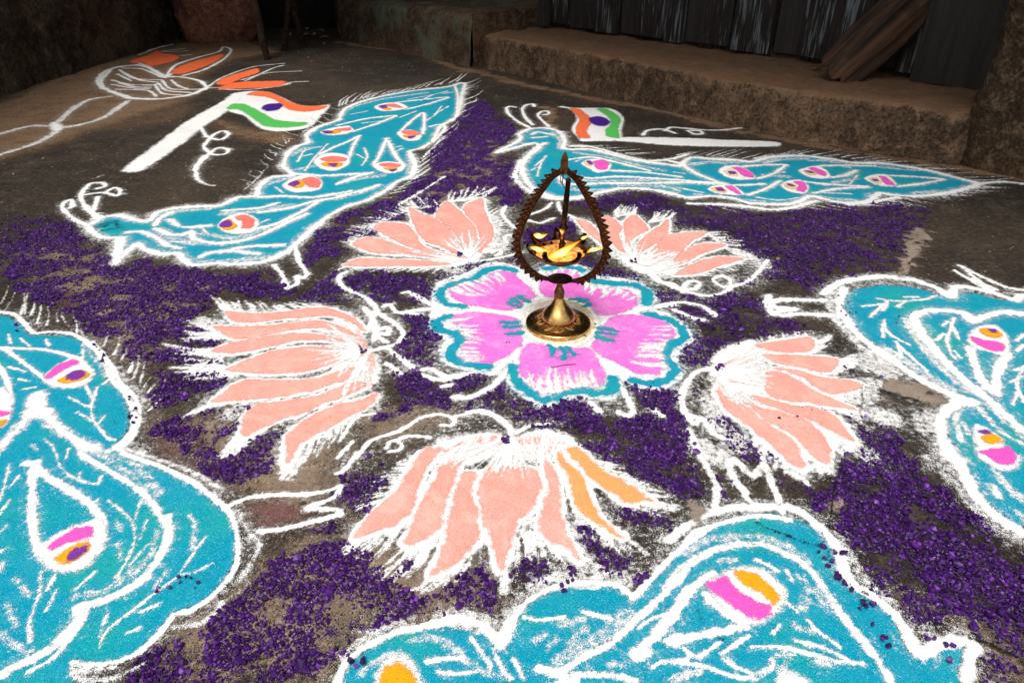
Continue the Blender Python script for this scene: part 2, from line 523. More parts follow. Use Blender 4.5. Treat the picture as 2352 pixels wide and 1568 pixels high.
for w, b in (('A 1465 1512 1540 1455 1640 1435 1740 1488 1705 1562 1600 1580 1500 1562', (('salmon', 'A 1575 1470 1650 1447 1712 1490 1690 1542 1622 1542 1632 1500'), ('yellow', 'A 1478 1520 1530 1480 1580 1510 1590 1535 1540 1560 1500 1545'), ('violet', 'A 1478 1515 1530 1490 1562 1510 1540 1540 1492 1535'))),
             ('A 1895 1250 1980 1195 2090 1182 2165 1220 2152 1275 2060 1295 1960 1295', (('salmon', 'A 2030 1210 2100 1195 2150 1225 2140 1265 2080 1265 2050 1240'), ('yellow', 'A 1940 1250 2000 1213 2050 1240 2030 1267 1970 1270'), ('violet', 'A 1938 1245 1990 1223 2017 1245 1970 1264'))),
             ('A 2105 1090 2150 1050 2230 1032 2335 1050 2345 1110 2240 1155 2150 1135', (('salmon', 'A 2145 1072 2230 1056 2320 1068 2312 1092 2200 1092'), ('yellow', 'A 2155 1107 2230 1094 2305 1105 2270 1132 2190 1127'), ('violet', 'A 2195 1112 2270 1107 2245 1130'))),
             ('A 2150 892 2230 864 2340 850 B 95 862 110 880 60 905 A 2210 914', (('salmon', 'A 2245 876 2345 862 B 92 868 85 885 0 885'), ('yellow', 'A 2180 893 2250 882 2292 893 2240 908'), ('violet', 'A 2160 893 2200 886 2240 897 2200 907'))),
             ('B 245 722 320 697 420 697 475 728 400 746 300 750', (('salmon', 'B 310 710 380 703 442 728 370 727'), ('yellow', 'B 300 735 350 732 360 745 320 746'), ('violet', 'B 278 720 320 713 338 732 292 735'))),
             ('B 402 892 490 876 566 905 545 945 470 952 415 922', (('salmon', 'B 428 888 500 881 558 905 520 917 450 907'), ('yellow', 'B 440 917 520 915 512 932 460 930'), ('violet', 'B 470 928 522 922 490 940'))),
             ('B 235 1112 340 1090 456 1110 432 1155 350 1170 275 1152', (('salmon', 'B 278 1110 340 1100 424 1112 412 1130 310 1126'), ('yellow', 'B 308 1136 405 1133 350 1152'), ('violet', 'B 340 1152 402 1145 372 1164')))):
    eye_spot(r, MID, w, b)

# peacock at the back, lying along the step
r = motif('peacock_drawing', 'turquoise powder peacock along the step behind the lamp, pink-eyed tail pointing right', 'powder drawing', 'C 0 1180', PEACOCKS)
OUT2 = 'B 1215 905 1290 870 1400 865 1490 890 1525 950 1515 1000 1560 1008 1700 1008 1850 1045 2000 1082 2180 1105 2290 1120 C 60 1095 120 1062 250 1072 400 1078 520 1090 650 1060 850 1050 1050 1072 1200 1097 1400 1102 1600 1130 1750 1160 1900 1200 2040 1240 1900 1285 1750 1312 1600 1322 1450 1312 1380 1300 1300 1355 1150 1368 1000 1340 920 1322 800 1370 650 1377 500 1367 400 1337 250 1322 100 1332 0 1310 B 2150 1285 2050 1272 1900 1270 1750 1300 1600 1330 1450 1327 1330 1280 1262 1210 1240 1130 1270 1060 1350 1000 1320 965 1150 1008 1060 1030 1200 960 1230 930'
Powder(0.004).fill(OUT2, 1, 4).build('body', M['teal'], r, 0.0006)
loose_dust(r, [OUT2], 50, .47)
p = Powder(MID)
p.halo = .3
p.lines('B 1250 1100 1240 1180 1300 1270; B 1560 1200 1750 1220 2050 1215 2300 1225; B 1600 1030 1800 1060 2000 1110 2200 1150; B 1500 1230 1600 1280 1800 1275; C 120 1110 250 1095 420 1095; C 560 1090 700 1075 900 1070; C 1000 1085 1250 1110 1500 1135; C 150 1310 350 1335 600 1360; C 1000 1330 1200 1350; C 600 1180 760 1190; C 1080 1230 1220 1200; C 1600 1300 1800 1290; B 1440 900 1500 950 1490 1000; B 1900 1250 2100 1250 2300 1270', 22, dens=.5)
p.build('feather_sweep', M['white'], r, 0.0013)['kind'] = 'stuff'
p = Powder(MID)
p.halo = .58
p.stroke(OUT2 + ' B 1215 905', 14).lines('''B 1560 985 1700 990 1880 1040 2080 1085 2250 1070 C 90 1040; C 40 1100 150 1170 340 1245; B 2230 1085 2330 1110 C 60 1110;
B 1480 1185 1560 1240 1800 1235 2080 1235 2350 1230 C 340 1240; B 1265 1065 1330 1000 1395 965; C 100 1372 400 1382 650 1412 800 1397 950 1355; C 1160 1378 1330 1360 1500 1330; B 1230 1080 1190 1190 1260 1270 1400 1330 1500 1345 1700 1330''', 12)
p.lines('''B 1560 1180 1700 1202 1900 1190 2300 1215; B 1820 1150 2050 1160 2300 1192; B 1525 1080 1700 1060 1850 1090 2100 1152; C 0 1210 200 1228 330 1235; C 430 1125 600 1112 755 1110; C 755 1110 670 1170 560 1205; C 340 1250 500 1246 600 1240; C 715 1218 600 1280 500 1312;
C 960 1120 1100 1115 1345 1120; C 1220 1150 1150 1182 1040 1198; C 860 1222 1000 1240 1295 1258; C 1295 1262 1100 1272 940 1302; C 1430 1183 1600 1190 1805 1207; C 1805 1212 1650 1240 1500 1257; C 2040 1240 2200 1225 2350 1240; B 1305 908 1345 890 1455 912; B 1310 930 1400 922''', 9)
p.lines('''B 1400 1050 1362 1110 1340 1190; B 1390 1065 1325 1120; B 1300 1150 1330 1130; C 120 1100 250 1090 350 1110; C 600 1100 720 1080; C 1050 1110 1180 1130; C 560 1330 700 1350 850 1330; C 60 1270 200 1300; C 1000 1300 1180 1305; C 0 1160 70 1170; C 1180 1240 1230 1180; B 2180 1250 2300 1290; B 1600 1090 1640 1075; C 900 1085 1000 1080 1080 1085; C 640 1170 740 1160; C 1420 1130 1550 1145 1650 1150''', 5, dens=.8)
p.build('outline', M['white'], r, 0.0014)
p = Powder(MID)
p.hairs('C 0 1045 250 1050 520 1070 800 1040 1100 1060 1400 1090 1700 1130 2040 1220', 'C 120 1020 400 1005 680 1025 960 1000 1250 1035 1560 1080 1880 1130 2330 1200', 30, 6, .05, .75)
p.hairs('B 1580 985 1800 1000 2000 1050', 'B 1700 975 1980 990 2280 1040', 8, 6, .05, .8)
p.hairs('C 2040 1245 1800 1310 1500 1330 1300 1370 800 1390', 'C 2350 1250 2060 1320 1760 1385 1500 1390 1000 1440', 20, 6, .05, .8)
p.hairs('C 650 1400 400 1385 100 1360', 'C 850 1440 600 1430 330 1440', 9, 5, .05, .7)
p.build('fringe', M['white'], r, 0.0012)['kind'] = 'stuff'
Powder(MID).lines('B 1290 862 1210 820 1150 770 1135 730 1160 718 1195 725; B 1310 842 1260 790 1240 740 1262 712 1310 703 1322 720; B 1420 855 1360 800 1345 775 1372 752 1412 752 1418 770 1380 776', 11).build('crest', M['white'], r, 0.0014)
Powder(MID).lines('B 1440 1365 1390 1410 1275 1452; B 1450 1470 1365 1502 1320 1495 1265 1482; B 1480 1360 1500 1420 1640 1490', 8).build('leg', M['white'], r, 0.0014)
for w, b in (('B 1637 1102 1680 1078 1760 1075 1836 1110 1815 1155 1740 1165 1680 1133', (('hotpink', 'B 1720 1088 1790 1080 1824 1110 1800 1148 1740 1142 1722 1110'), ('pale', 'B 1650 1102 1690 1085 1715 1110 1690 1127'), ('violet', 'B 1670 1092 1700 1090 1712 1112 1687 1116'))),
             ('C 295 1152 340 1122 430 1117 512 1158 545 1205 440 1215 350 1194', (('hotpink', 'C 385 1132 440 1130 522 1170 524 1200 470 1192 420 1152'), ('pale', 'C 340 1160 380 1142 422 1170 420 1190 370 1186'), ('violet', 'C 365 1160 410 1163 422 1180 375 1180'))),
             ('C 225 1272 300 1247 400 1252 475 1312 400 1317 280 1304', (('hotpink', 'C 345 1260 390 1258 452 1312 422 1312'), ('pale', 'C 250 1272 310 1260 352 1287 340 1305 280 1296'), ('violet', 'C 273 1272 320 1270 347 1295 300 1293'))),
             ('C 832 1152 900 1126 960 1120 1025 1150 1046 1200 980 1206 900 1194', (('hotpink', 'C 900 1135 950 1133 1012 1165 1012 1192 960 1172'), ('pale', 'C 870 1157 920 1150 962 1180 910 1184'), ('violet', 'C 880 1155 920 1158 942 1173 900 1171'))),
             ('C 714 1252 760 1220 850 1214 906 1260 885 1305 800 1300 748 1283', (('hotpink', 'C 800 1230 850 1224 892 1260 870 1297 820 1286 832 1255'), ('pale', 'C 740 1250 780 1236 827 1265 800 1281 760 1271'), ('violet', 'C 755 1245 790 1248 812 1265 770 1260'))),
             ('C 1274 1202 1350 1176 1430 1180 1496 1247 1430 1260 1340 1243', (('hotpink', 'C 1380 1192 1420 1195 1477 1250 1420 1246'), ('pale', 'C 1310 1212 1350 1202 1392 1230 1360 1242'), ('violet', 'C 1323 1212 1360 1212 1372 1228 1340 1226')))):
    eye_spot(r, MID, w, b)

# big peacock tail at the left edge
r = motif('peacock_drawing', 'large turquoise powder peacock cut off by the left edge, with drop-shaped feathers', 'powder drawing', 'G 600 300', PEACOCKS)
OUT3 = 'D -340 1300 -300 800 -200 620 0 610 80 630 150 685 200 740 330 745 480 755 600 825 680 920 722 1040 760 1070 810 1110 855 1200 872 1300 845 1400 780 1500 900 1550 G 950 80 1150 160 1300 240 1430 340 1530 430 1580 550 1592 660 1572 780 1500 900 1400 1000 1280 1075 1170 1110 1050 1245 950 1355 800 1425 620 1445 500 1425 500 1540 520 1680 300 1740 0 1760 -200 1700 -280 1200 -330 400'
Powder(0.0035).fill(OUT3, 1, 4).build('body', M['teal'], r, 0.0006)
loose_dust(r, [OUT3], 70, .47)
p = Powder(NEAR)
p.lines('''D -60 590 90 602 170 670 230 730 350 722 500 742 620 820 710 930 762 1050 850 1140 900 1260 885 1400 780 1500''', 11)
p.lines('D -60 590 -200 620 -300 800 -340 1300 G -330 400 -280 1200 -200 1700 0 1760 300 1740 520 1690', 11)
p.lines('D 780 1500 G 850 40 1100 130 1300 230 1450 340 1550 440 1592 560 1600 680 1582 800 1500 920 1400 1015 1280 1090 1180 1115 1060 1255 940 1365 780 1435 600 1455 490 1432; D 620 790 740 930 800 1050 900 1150 940 1270 900 1420 820 1500', 9)
p.lines('G 1600 420 1670 560 1740 640 1700 760 1610 880; D 780 1520 G 850 10 1050 70 1300 160 1480 270; G 490 1440 500 1530 640 1560 800 1525 960 1450; G 1180 1195 1290 1190 1400 1140 1500 1030; G 500 1500 600 1490 760 1470', 9, dens=.62)
p.lines('D 40 840 200 960 310 1045; D 0 830 150 835 300 842 420 870 550 905; D -40 910 0 950 60 1080 85 1200; D 240 1200 420 1400 600 1490 G 540 30 700 130 850 220 960 300 1050 400 1110 520', 9)
p.lines('G 1135 460 1130 600 1080 720 960 880 840 960 700 1020 560 1060; G 540 1060 530 1160 450 1260 340 1350 240 1405 100 1470 -20 1540', 16, dens=.9)
p.lines('G 590 1090 540 1190 440 1320 330 1430 200 1495; D 700 1070 740 1040', 7)
p.fill('D 195 1155 305 1120 335 1200 420 1320 600 1450 770 1520 G 560 20 D 430 1440 250 1300 160 1370 80 1460 0 1545 -60 1600 -60 1510 100 1360 175 1250', .9, 6, 1.0)
p.lines('D 330 1290 500 1430 700 1510; G 760 30 900 110 1000 200 1060 300; G 510 990 700 960 850 850 960 750; D 600 1530 G 700 60 860 170 1000 330 1110 480; G 1000 360 1080 300; G 1060 560 1010 720 880 860; D 740 1040 640 900 560 800; G 0 1250 120 1330 230 1400', 14, dens=.48)
p.lines('G 228 100 220 250 222 450 232 580 270 700; G 235 110 330 200 450 270 560 340 650 420 705 520; G 180 100 260 90', 13, dens=.93)
p.lines('''D 460 1158 540 1202 620 1232; D 655 1095 630 1180 612 1250 640 1330 690 1395; D 520 1262 600 1305 650 1340 720 1432 780 1450; D 705 1290 660 1345; D 580 1085 630 1180; D 140 765 200 820; D 310 772 330 820; D 60 740 75 800; D 560 840 560 900; D 130 1040 200 1055; D 160 1108 240 1095; D 60 960 180 990''', 6, dens=.85)
p.lines('''G 380 40 412 120 480 190 580 230 660 240; G 440 80 470 0; G 540 160 530 220; G 682 190 660 240; G 730 350 820 420 890 490 912 590 880 700 830 800 778 870; G 950 340 912 470; G 990 482 945 605; G 990 650 880 780;
G 1380 600 1290 715 1200 850 1060 960 930 1060 800 1160 720 1230 668 1340; G 1310 700 1275 740; G 1430 772 1312 830; G 960 1092 1062 1050; G 730 1110 690 1200 678 1262; G 860 1240 950 1200; G 642 830 520 942; G 380 842 318 955; G 390 950 308 1095; G 282 830 270 960 230 1080 200 1190 212 1295;
G 70 100 40 230 0 350; G 132 180 70 265; G 72 340 30 400 -10 460; G 50 518 0 565; G 660 340 640 400; D 300 1440 360 1500 390 1568; D 460 1510 450 1568''', 5, dens=.85)
p.lines('G 1280 450 1312 540 1300 680; G 790 490 812 555; G 800 640 812 740; G 60 1050 80 1120 125 1190; G 150 930 195 990; G 1200 850 1275 840; G 1120 830 1040 940; G 0 690 60 680; G 20 770 0 830; G 100 870 130 900; D 220 1480 260 1520', 9, dens=.55)
p.build('outline', M['white'], r, 0.0014)
p = Powder(NEAR)
p.hairs('D 0 500 30 580 140 610 200 600 250 660 330 680 430 650 515 745 600 780 720 820', 'D 45 320 110 430 180 430 225 480 280 520 345 560 405 560 480 560 580 640 720 690', 12, 6, .05, .9)
p.hairs('D 720 840 820 910 890 1030 940 1060 980 1110 1010 1180 1000 1280', 'D 735 700 855 810 920 870 970 910 1040 1060 1090 1110 1080 1220', 9, 7, .05, .9)
p.lines('D 640 850 760 960 840 1060 930 1140 970 1260; D 880 1420 840 1500 950 1540', 22, dens=.45)
p.build('fringe', M['white'], r, 0.0012)['kind'] = 'stuff'
Powder(NEAR).lines('G 1530 390 1680 330 1850 312 2050 308 2190 290 2285 258 2240 330 2060 405 2200 408 2285 415 2240 460; G 1740 560 1900 540 2150 480 2300 440', 9).build('foot', M['white'], r, 0.0014)
for w, b in (('G 290 645 420 555 560 502 680 470 728 560 705 665 640 745 560 815 450 830 335 815 262 740', (('hotpink', 'G 320 672 400 600 520 540 622 528 640 580 600 610 480 640 350 692'), ('yellow', 'G 380 742 440 700 530 650 622 630 600 690 540 740 460 777 400 772'), ('violet', 'G 460 742 500 690 580 663 592 690 540 737 480 757'))),
             ('D 300 1022 380 952 480 902 565 912 636 990 605 1065 500 1104 380 1100 315 1065', (('hotpink', 'D 310 1027 380 960 480 915 537 930 450 980 340 1042'), ('yellow', 'D 388 1062 460 1020 560 983 602 1020 560 1052 470 1072'), ('violet', 'D 448 1047 490 1000 560 985 572 1020 520 1057'))),
             ('D -80 1150 20 1095 82 1150 84 1280 20 1365 -80 1385', (('hotpink', 'D -80 1262 70 1268 50 1292 -80 1312'), ('yellow', 'D -80 1335 42 1328 5 1372 -80 1375')))):
    eye_spot(r, NEAR, w, b)

# peacock at the bottom edge
r = motif('peacock_drawing', 'turquoise powder peacock along the bottom edge, one big white eye with pink and yellow bands', 'powder drawing', 'I 200 1000', PEACOCKS)
OUT4 = 'H 20 1700 30 1568 60 1480 150 1380 300 1290 450 1230 620 1200 800 1202 1000 1240 1080 1320 1130 1310 1170 1200 1215 1110 1300 1030 1420 962 1560 930 1750 918 1900 940 1985 1005 2060 930 2200 800 I 20 680 130 590 300 500 450 460 600 432 750 450 880 500 980 570 1060 650 1092 760 1130 880 1270 980 1420 1080 1500 1180 1540 1290 1620 1395 1720 1370 1850 1312 1952 1300 1940 1400 1910 1500 1900 1700 1200 1750 400 1760 H 1600 1760 600 1740'
Powder(0.003).fill(OUT4, 1, 4).build('body', M['teal'], r, 0.0006)
loose_dust(r, [OUT4], 80, .50)
p = Powder(NEAR)
p.lines('H 0 1568 20 1700 600 1745 1600 1765 I 400 1765 1200 1755 1900 1705 1960 1580', 9)
p.lines('H 0 1568 60 1435 200 1325 400 1235 600 1192 760 1175; H 1140 1290 1172 1180 1230 1070 1350 980 1500 920 1700 902 1880 920 1985 1000; H 1985 1000 2100 885 2200 770 I 90 640 250 530; I 20 710 130 570 300 510 450 470 600 450 770 482', 9)
p.lines('H 620 1180 760 1150 900 1165 1010 1220 1090 1330; H 1090 1330 1130 1250 1150 1180; I -40 620 100 510 250 430 420 398 600 390 780 405 900 460 1000 560 1080 640 1125 760 1150 870 1280 965 1420 1065 1510 1155 1575 1280 1655 1375 1800 1312 1955 1282 2020 1330 1985 1400 1960 1590', 17)
p.lines('H 60 1400 200 1270 420 1190; H 700 1110 900 1120 1030 1170; H 1160 1130 1250 1000 1400 930; I 1080 600 1170 720 1230 850 1340 950 1480 1050', 22, dens=.5)
p.lines('I -60 960 60 800 250 690 450 642 620 652 780 722 900 805 980 905 1050 1010 1130 1130 1230 1250 1330 1380 1430 1520 1470 1620', 13, dens=.85)
p.lines('I 60 690 180 630 300 600 550 592 720 640 860 740 960 860; I 850 860 900 940 860 1080; I 960 950 1040 1100', 18, dens=.5)
p.lines('I -10 1130 60 1000 150 912 260 838; I 480 1195 300 1232 100 1270 -10 1292; I 215 985 290 1060 370 1130 470 1175', 13)
p.lines('H 2350 985 2280 1080 2200 1180 2100 1290 2010 1390; H 2010 1390 2060 1360', 14, taper=(.8, 1.5))
p.lines('H 2350 812 2200 970 2050 1110 1900 1250 1800 1330 1650 1400 1500 1490 1340 1480', 10)
p.lines('H 1980 1110 1750 1270 1480 1420; H 1900 1180 1700 1340 1560 1420', 22, dens=.5)
p.lines('H 1340 1480 1500 1525 1800 1520 2000 1560; H 1400 1600 1600 1560', 10, dens=.85)
p.lines('''H 1250 1130 1330 1152 1520 1135; H 1650 1098 1740 1120 1840 1142; H 900 1268 960 1360 1032 1462; H 1040 1340 1100 1470 1160 1545; H 1180 1410 1240 1530; H 590 1432 720 1415 850 1408; H 680 1502 800 1512 925 1498; H 2110 1472 2180 1432 2345 1425; H 2020 1202 2100 1150 2190 1115''', 6)
p.lines('H 1490 1182 1650 1150; H 1560 1312 1665 1205; H 1320 1290 1400 1250; H 1420 1320 1480 1280; H 490 1292 650 1268 780 1340 870 1430 1000 1500 1120 1530; H 2200 1300 2340 1260; H 1800 1450 1950 1450; H 150 1520 280 1420 400 1375; H 820 1190 950 1230', 12, dens=.55)
p.lines('''I 325 1372 500 1258; I 60 1342 160 1402 310 1298; I 0 1430 200 1462 400 1532 560 1545; I 325 1418 440 1480 530 1515; I 520 1332 640 1328 750 1340 950 1390 1100 1430 1275 1442; I 810 1290 1000 1340 1165 1422; I 890 1150 980 1240 1115 1335; I 550 745 700 822; I 660 1242 712 1188; I 750 1030 830 1100; I 100 1400 60 1440; I 750 820 790 880''', 6)
p.lines('I 300 752 400 748; I 970 1442 1080 1432; I 700 1392 800 1358; I 0 1545 160 1500; I 560 1530 640 1480 650 1420; I 800 1180 920 1230; I 330 1380 400 1440', 11, dens=.6)
p.fill('I 680 1600 720 1440 745 1425 765 1490 830 1520 920 1580 900 1640', .95, 5, 1)
p.build('outline', M['white'], r, 0.0014)
for w, b in (('I 215 915 300 845 450 796 600 812 705 895 752 980 710 1085 600 1168 480 1188 375 1135 275 1025', (('hotpink', 'I 222 912 350 860 400 940 480 1000 580 1040 652 1070 620 1132 540 1157 440 1100 340 1030 260 970'), ('yellow', 'I 400 850 460 835 560 860 640 920 712 985 660 1052 580 970 480 930'))),
             ('H 235 1600 280 1465 380 1395 470 1402 535 1475 570 1568 570 1700 240 1700', (('yellow', 'H 288 1568 320 1490 400 1453 480 1488 532 1560 522 1690 300 1690'),))):
    eye_spot(r, NEAR, w, b)
Powder(NEAR).lines('I 140 -20 220 130 285 270 275 390; I 360 80 390 180 475 295; I 400 70 530 185 595 105; I 590 60 640 200 700 340 725 425; I 480 320 545 410; F 100 1380 180 1568', 13, dens=.85).build('foot', M['white'], r, 0.0014)

# peacock at the right edge
r = motif('peacock_drawing', 'turquoise powder peacock cut off by the right edge beside the broken slab', 'powder drawing', 'F 1900 900', PEACOCKS)
OUT5 = 'F 1130 560 1125 500 1200 440 1400 405 1600 420 1750 460 1860 500 1920 455 2050 468 2200 510 2350 480 2550 560 2680 800 2720 1100 2690 1500 I 2640 200 2560 420 2480 560 2300 510 2150 410 2055 310 1995 200 1950 90 F 1900 1520 1850 1440 1830 1340 1850 1280 1900 1222 1990 1200 1950 1140 1850 1120 1700 1040 1530 930 1400 830 1270 750 1200 660'
Powder(0.0035).fill(OUT5, 1, 4, closed_smooth=False).build('body', M['teal'], r, 0.0006)
loose_dust(r, [OUT5], 60, .47)
p = Powder(MID)
p.lines('F 1000 470 1080 410 1180 375 1400 352 1600 375 1760 430 1850 482 1890 420 2000 430 2150 465 2290 515; F 1140 430 1100 540 1160 650 1250 760 1400 870; F 1400 870 1560 980 1700 1070 1900 1160 2000 1195', 15)
p.lines('F 2290 512 2350 480 2550 560 2680 800 2720 1100 2690 1500 I 2640 200 2560 420 2480 570', 15)
p.lines('F 1060 450 1050 560 1130 690 1230 800 1350 890 1500 990; F 1400 820 1550 920 1720 1030 1860 1110', 17, dens=.62)
p.lines('F 2600 610 2350 602 2200 592 2080 622 2000 650 1960 602 1850 582 1700 580 1610 620 1650 722 1740 832 1850 960 1980 1080 2100 1170 2200 1265 2350 1390 2600 1560', 15)
p.lines('F 1560 640 1600 720 1700 850 1830 1000 1960 1110; F 2120 1220 2250 1330 2380 1450', 15, dens=.6)
p.lines('F 2000 1195 1880 1205 1790 1300 1800 1420 1850 1568 I 1900 80 1960 200 2020 320 2140 440 2350 575 2600 720', 15)
p.lines('F 1700 1250 1740 1380 1800 1500 I 1850 80 1900 220 1980 360 2100 480 2300 600; F 1640 1280 1680 1400; I 1780 30 1850 220; I 1700 60 1720 110', 18, dens=.5)
p.lines('F 1915 1230 1885 1320 1925 1455; F 1935 1330 1975 1405; I 2150 110 2200 220 2350 350; I 2130 250 2180 330; F 2050 1240 2200 1400 2350 1480; I 2300 430 2350 470; I 1890 10 1940 100', 9, dens=.6)
p.lines('F 1985 830 2010 920 2050 1030 2140 1135; F 2235 870 2170 980 2155 1130; F 2090 1100 2180 1150', 12)
p.lines('''F 1265 552 1400 535 1440 515 1550 515 1680 505 1755 480; F 1370 500 1440 515; F 1310 625 1390 550 1430 525; F 1400 578 1430 530; F 1500 552 1550 520; F 1540 490 1640 490; F 1410 640 1395 700 1402 760; F 1410 650 1420 710 1480 760 1580 810; F 1490 790 1530 895; F 1500 810 1600 900 1695 985; F 1800 680 1842 652; F 1755 780 1812 738; F 1880 630 1850 720 1830 780 1860 870 1890 905; F 1870 690 1912 772; F 1880 850 1920 900; F 2345 950 2300 1080 2350 1200; F 2290 980 2350 960; F 2260 1060 2350 1020; F 2270 1210 2310 1120; F 2300 780 2350 740; F 2300 850 2350 810''', 5.5, dens=.9)
p.build('outline', M['white'], r, 0.0014)
Powder(MID).lines('F 1000 512 850 510 720 508 645 530 690 562 815 572 690 590 720 612 850 602 1060 615; F 640 480 620 530 660 600', 12).build('foot', M['white'], r, 0.0014)
Powder(MID).lines('F 1920 280 2080 360 2250 430 2450 450; F 1880 310 2050 410 2180 480 2300 518; F 1940 290 2100 430 2260 500; F 2000 370 2160 440', 9, dens=.85).build('crest', M['white'], r, 0.0014)
for w, b in (('F 1965 780 1995 715 2070 678 2165 684 2240 760 2255 850 2200 886 2100 858 2000 828', (('hotpink', 'F 1983 755 2080 780 2202 805 2202 857 2100 847 2010 800'), ('yellow', 'F 2048 715 2100 705 2170 720 2204 760 2130 767 2070 745'), ('violet', 'F 2103 715 2150 713 2162 735 2130 737'))),
             ('F 2005 1420 2025 1345 2120 1385 2205 1450 2215 1500 2340 1568 I 2325 50 2300 125 2200 150 2090 98 2030 40 F 2025 1500', (('hotpink', 'F 2040 1535 2150 1512 2250 1500 I 2260 10 2302 60 2280 112 2180 112 2100 60'), ('yellow', 'F 2058 1440 2120 1420 2182 1440 2187 1470 2120 1482 2080 1470'), ('violet', 'F 2038 1405 2080 1390 2122 1410 2090 1427')))):
    eye_spot(r, MID, w, b)

# ------------------------------------------------------------------ lotuses
LOTUS = 'powder lotuses round the middle flower'


def lotus(label, at, cell, petals, fan, streaks, tips, tendrils, apricot=(), lw=33, dusty='', rays=()):
    r = motif('lotus_drawing', label, 'powder drawing', at, LOTUS)
    p = Powder(cell)
    for s in list(petals) + list(apricot):
        p.stroke(s + ' ' + ' '.join(s.split()[:3]), lw * (1.35 if cell == NEAR else 1), rough=.25, dens=1.3)
    p.fill(fan, 1, 8, 1.0)
    loose_dust(r, list(petals) + list(apricot) + tendrils.split(';'), 55, .47)
    p.build('outline', M['white'], r, 0.0008)
    for i, s in enumerate(list(petals) + list(apricot)):
        ap = i >= len(petals)
        o = Powder(cell).fill(s, 1.0, 4.5, 0.5, grow=.0009 if cell > NEAR else 0.0).build('petal', M['apricot' if ap else 'peach'], r, 0.0017)
        if ap:
            o['label'] = 'apricot coloured petal'
    if rays:
        q = Powder(cell)
        q.halo = 0
        for b, t, n, w in rays:
            q.hairs(b, t, n, w, .06, .62)
        q.build('petal_rays', M['peach'], r, 0.0021)['kind'] = 'stuff'
    if streaks:
        q = Powder(cell)
        q.halo = .1
        for b, t, n, w in streaks:
            q.hairs(b, t, n, w, .05, 1.0)
        q.build('streaks', M['white'], r, 0.0025)['kind'] = 'stuff'
    q = Powder(cell)
    for b, t, n, w in tips:
        q.hairs(b, t, int(n * 1.7 + 1), w * 1.15, .09, .9)
    if dusty:
        q.lines(dusty, 34, dens=.6)
    q.build('tip_flicks', M['white'], r, 0.0009)['kind'] = 'stuff'
    if tendrils:
        Powder(cell).lines(tendrils, 8.5).build('tendril', M['white'], r, 0.0010)['kind'] = 'stuff'
    return r


lotus('wide peach powder lotus in front of the lamp, two of its petals apricot', 'H 1150 300', NEAR,
      ['H 700 0 600 0 530 60 490 150 430 240 330 350 200 470 120 570 105 602 200 590 330 540 440 480 500 420 530 300 570 180 640 90',
       'H 840 60 720 100 650 200 590 300 540 420 500 540 455 632 500 650 600 600 690 520 720 400 755 280 795 170',
       'H 920 160 850 160 800 260 770 380 730 500 720 600 690 720 640 800 628 868 740 800 850 720 935 630 960 540 940 440 908 320 915 220',
       'H 985 160 1050 120 1250 130 1340 160 1368 230 1350 320 1290 430 1220 480 1180 570 1150 670 1130 760 1090 832 1065 760 1050 670 1010 550 965 450 945 330 955 230',
       'H 1395 90 1460 140 1488 220 1490 350 1500 480 1550 600 1640 760 1560 690 1450 640 1370 560 1358 480 1395 350 1412 230 1395 140'],
      'E 560 1530 700 1440 850 1400 1000 1385 1130 1420 1170 1450 1220 1410 1330 1370 1450 1385 1600 1450 1690 1530 H 1680 100 1480 60 1380 110 1100 60 900 110 720 120 600 40',
      [('H 1160 -60 1180 -60', 'H 880 130 1000 170 1100 190 1250 175 1370 140', 14, 9), ('H 1150 20 1200 20', 'H 1000 200 1150 190 1320 170', 9, 7), ('H 1140 -60 1100 -60', 'H 560 60 640 120 760 150', 7, 8)],
      [('H 110 605 280 560 440 490', 'H 0 690 60 740 220 800', 7, 9), ('H 460 635 620 600 700 540', 'H 200 860 420 880 560 800', 6, 10), ('H 630 868 800 770 940 640', 'H 480 960 620 960 800 900', 5, 9), ('H 1080 790 1120 790', 'H 1090 1000 1140 980', 4, 14), ('H 1180 600 1300 560 1400 620 1620 720', 'H 1180 820 1320 760 1520 800 1850 850', 8, 8), ('H 1700 520 1800 560 1920 590', 'H 1760 700 1900 700 2100 700', 7, 9), ('H 1900 380 2020 370 2120 350', 'H 2160 470 2260 430 2350 380', 6, 9), ('H 1700 60 1900 190 2080 320', 'H 1850 80 2060 230 2330 330', 7, 8), ('H 330 350 450 200 520 60', 'H 120 420 280 200 420 80', 9, 8)],
      '''E 130 1568 230 1450 420 1385 560 1300 690 1275 785 1310 765 1350 700 1345; E 790 1290 950 1260 1080 1310 1150 1370 1172 1440; E 870 1260 980 1250 1100 1300 1180 1390; E 420 1440 500 1420 620 1430; E 330 1500 350 1460 400 1455 432 1490 400 1520 350 1525; E 1200 1400 1300 1350 1420 1340; E 20 1450 120 1300 250 1270; E 0 1568 100 1460; H 0 170 60 130 130 30''',
      ['H 1480 30 1560 110 1630 180 1680 280 1720 400 1790 500 1940 600 1830 560 1700 480 1620 410 1570 300 1540 170 1485 90',
       'H 1545 10 1620 0 1750 120 1900 220 2050 310 2125 362 2050 352 1940 372 1850 300 1720 220 1620 110'], 12, dusty='H 1560 640 1700 820 1900 880; H 1700 900 1500 880 1300 930; H 1650 420 1620 560 1560 560; H 1300 480 1250 560', rays=[('E 760 1510 900 1440 1060 1430 1170 1470', 'H 600 40 740 90 900 100 1060 100', 16, 5), ('E 1190 1470 1300 1420 1420 1430 1560 1490', 'H 1160 90 1290 80 1400 70 1500 30', 14, 5), ('E 1120 1430 1200 1430', 'H 700 0 1000 -10 1350 -10', 12, 4)])

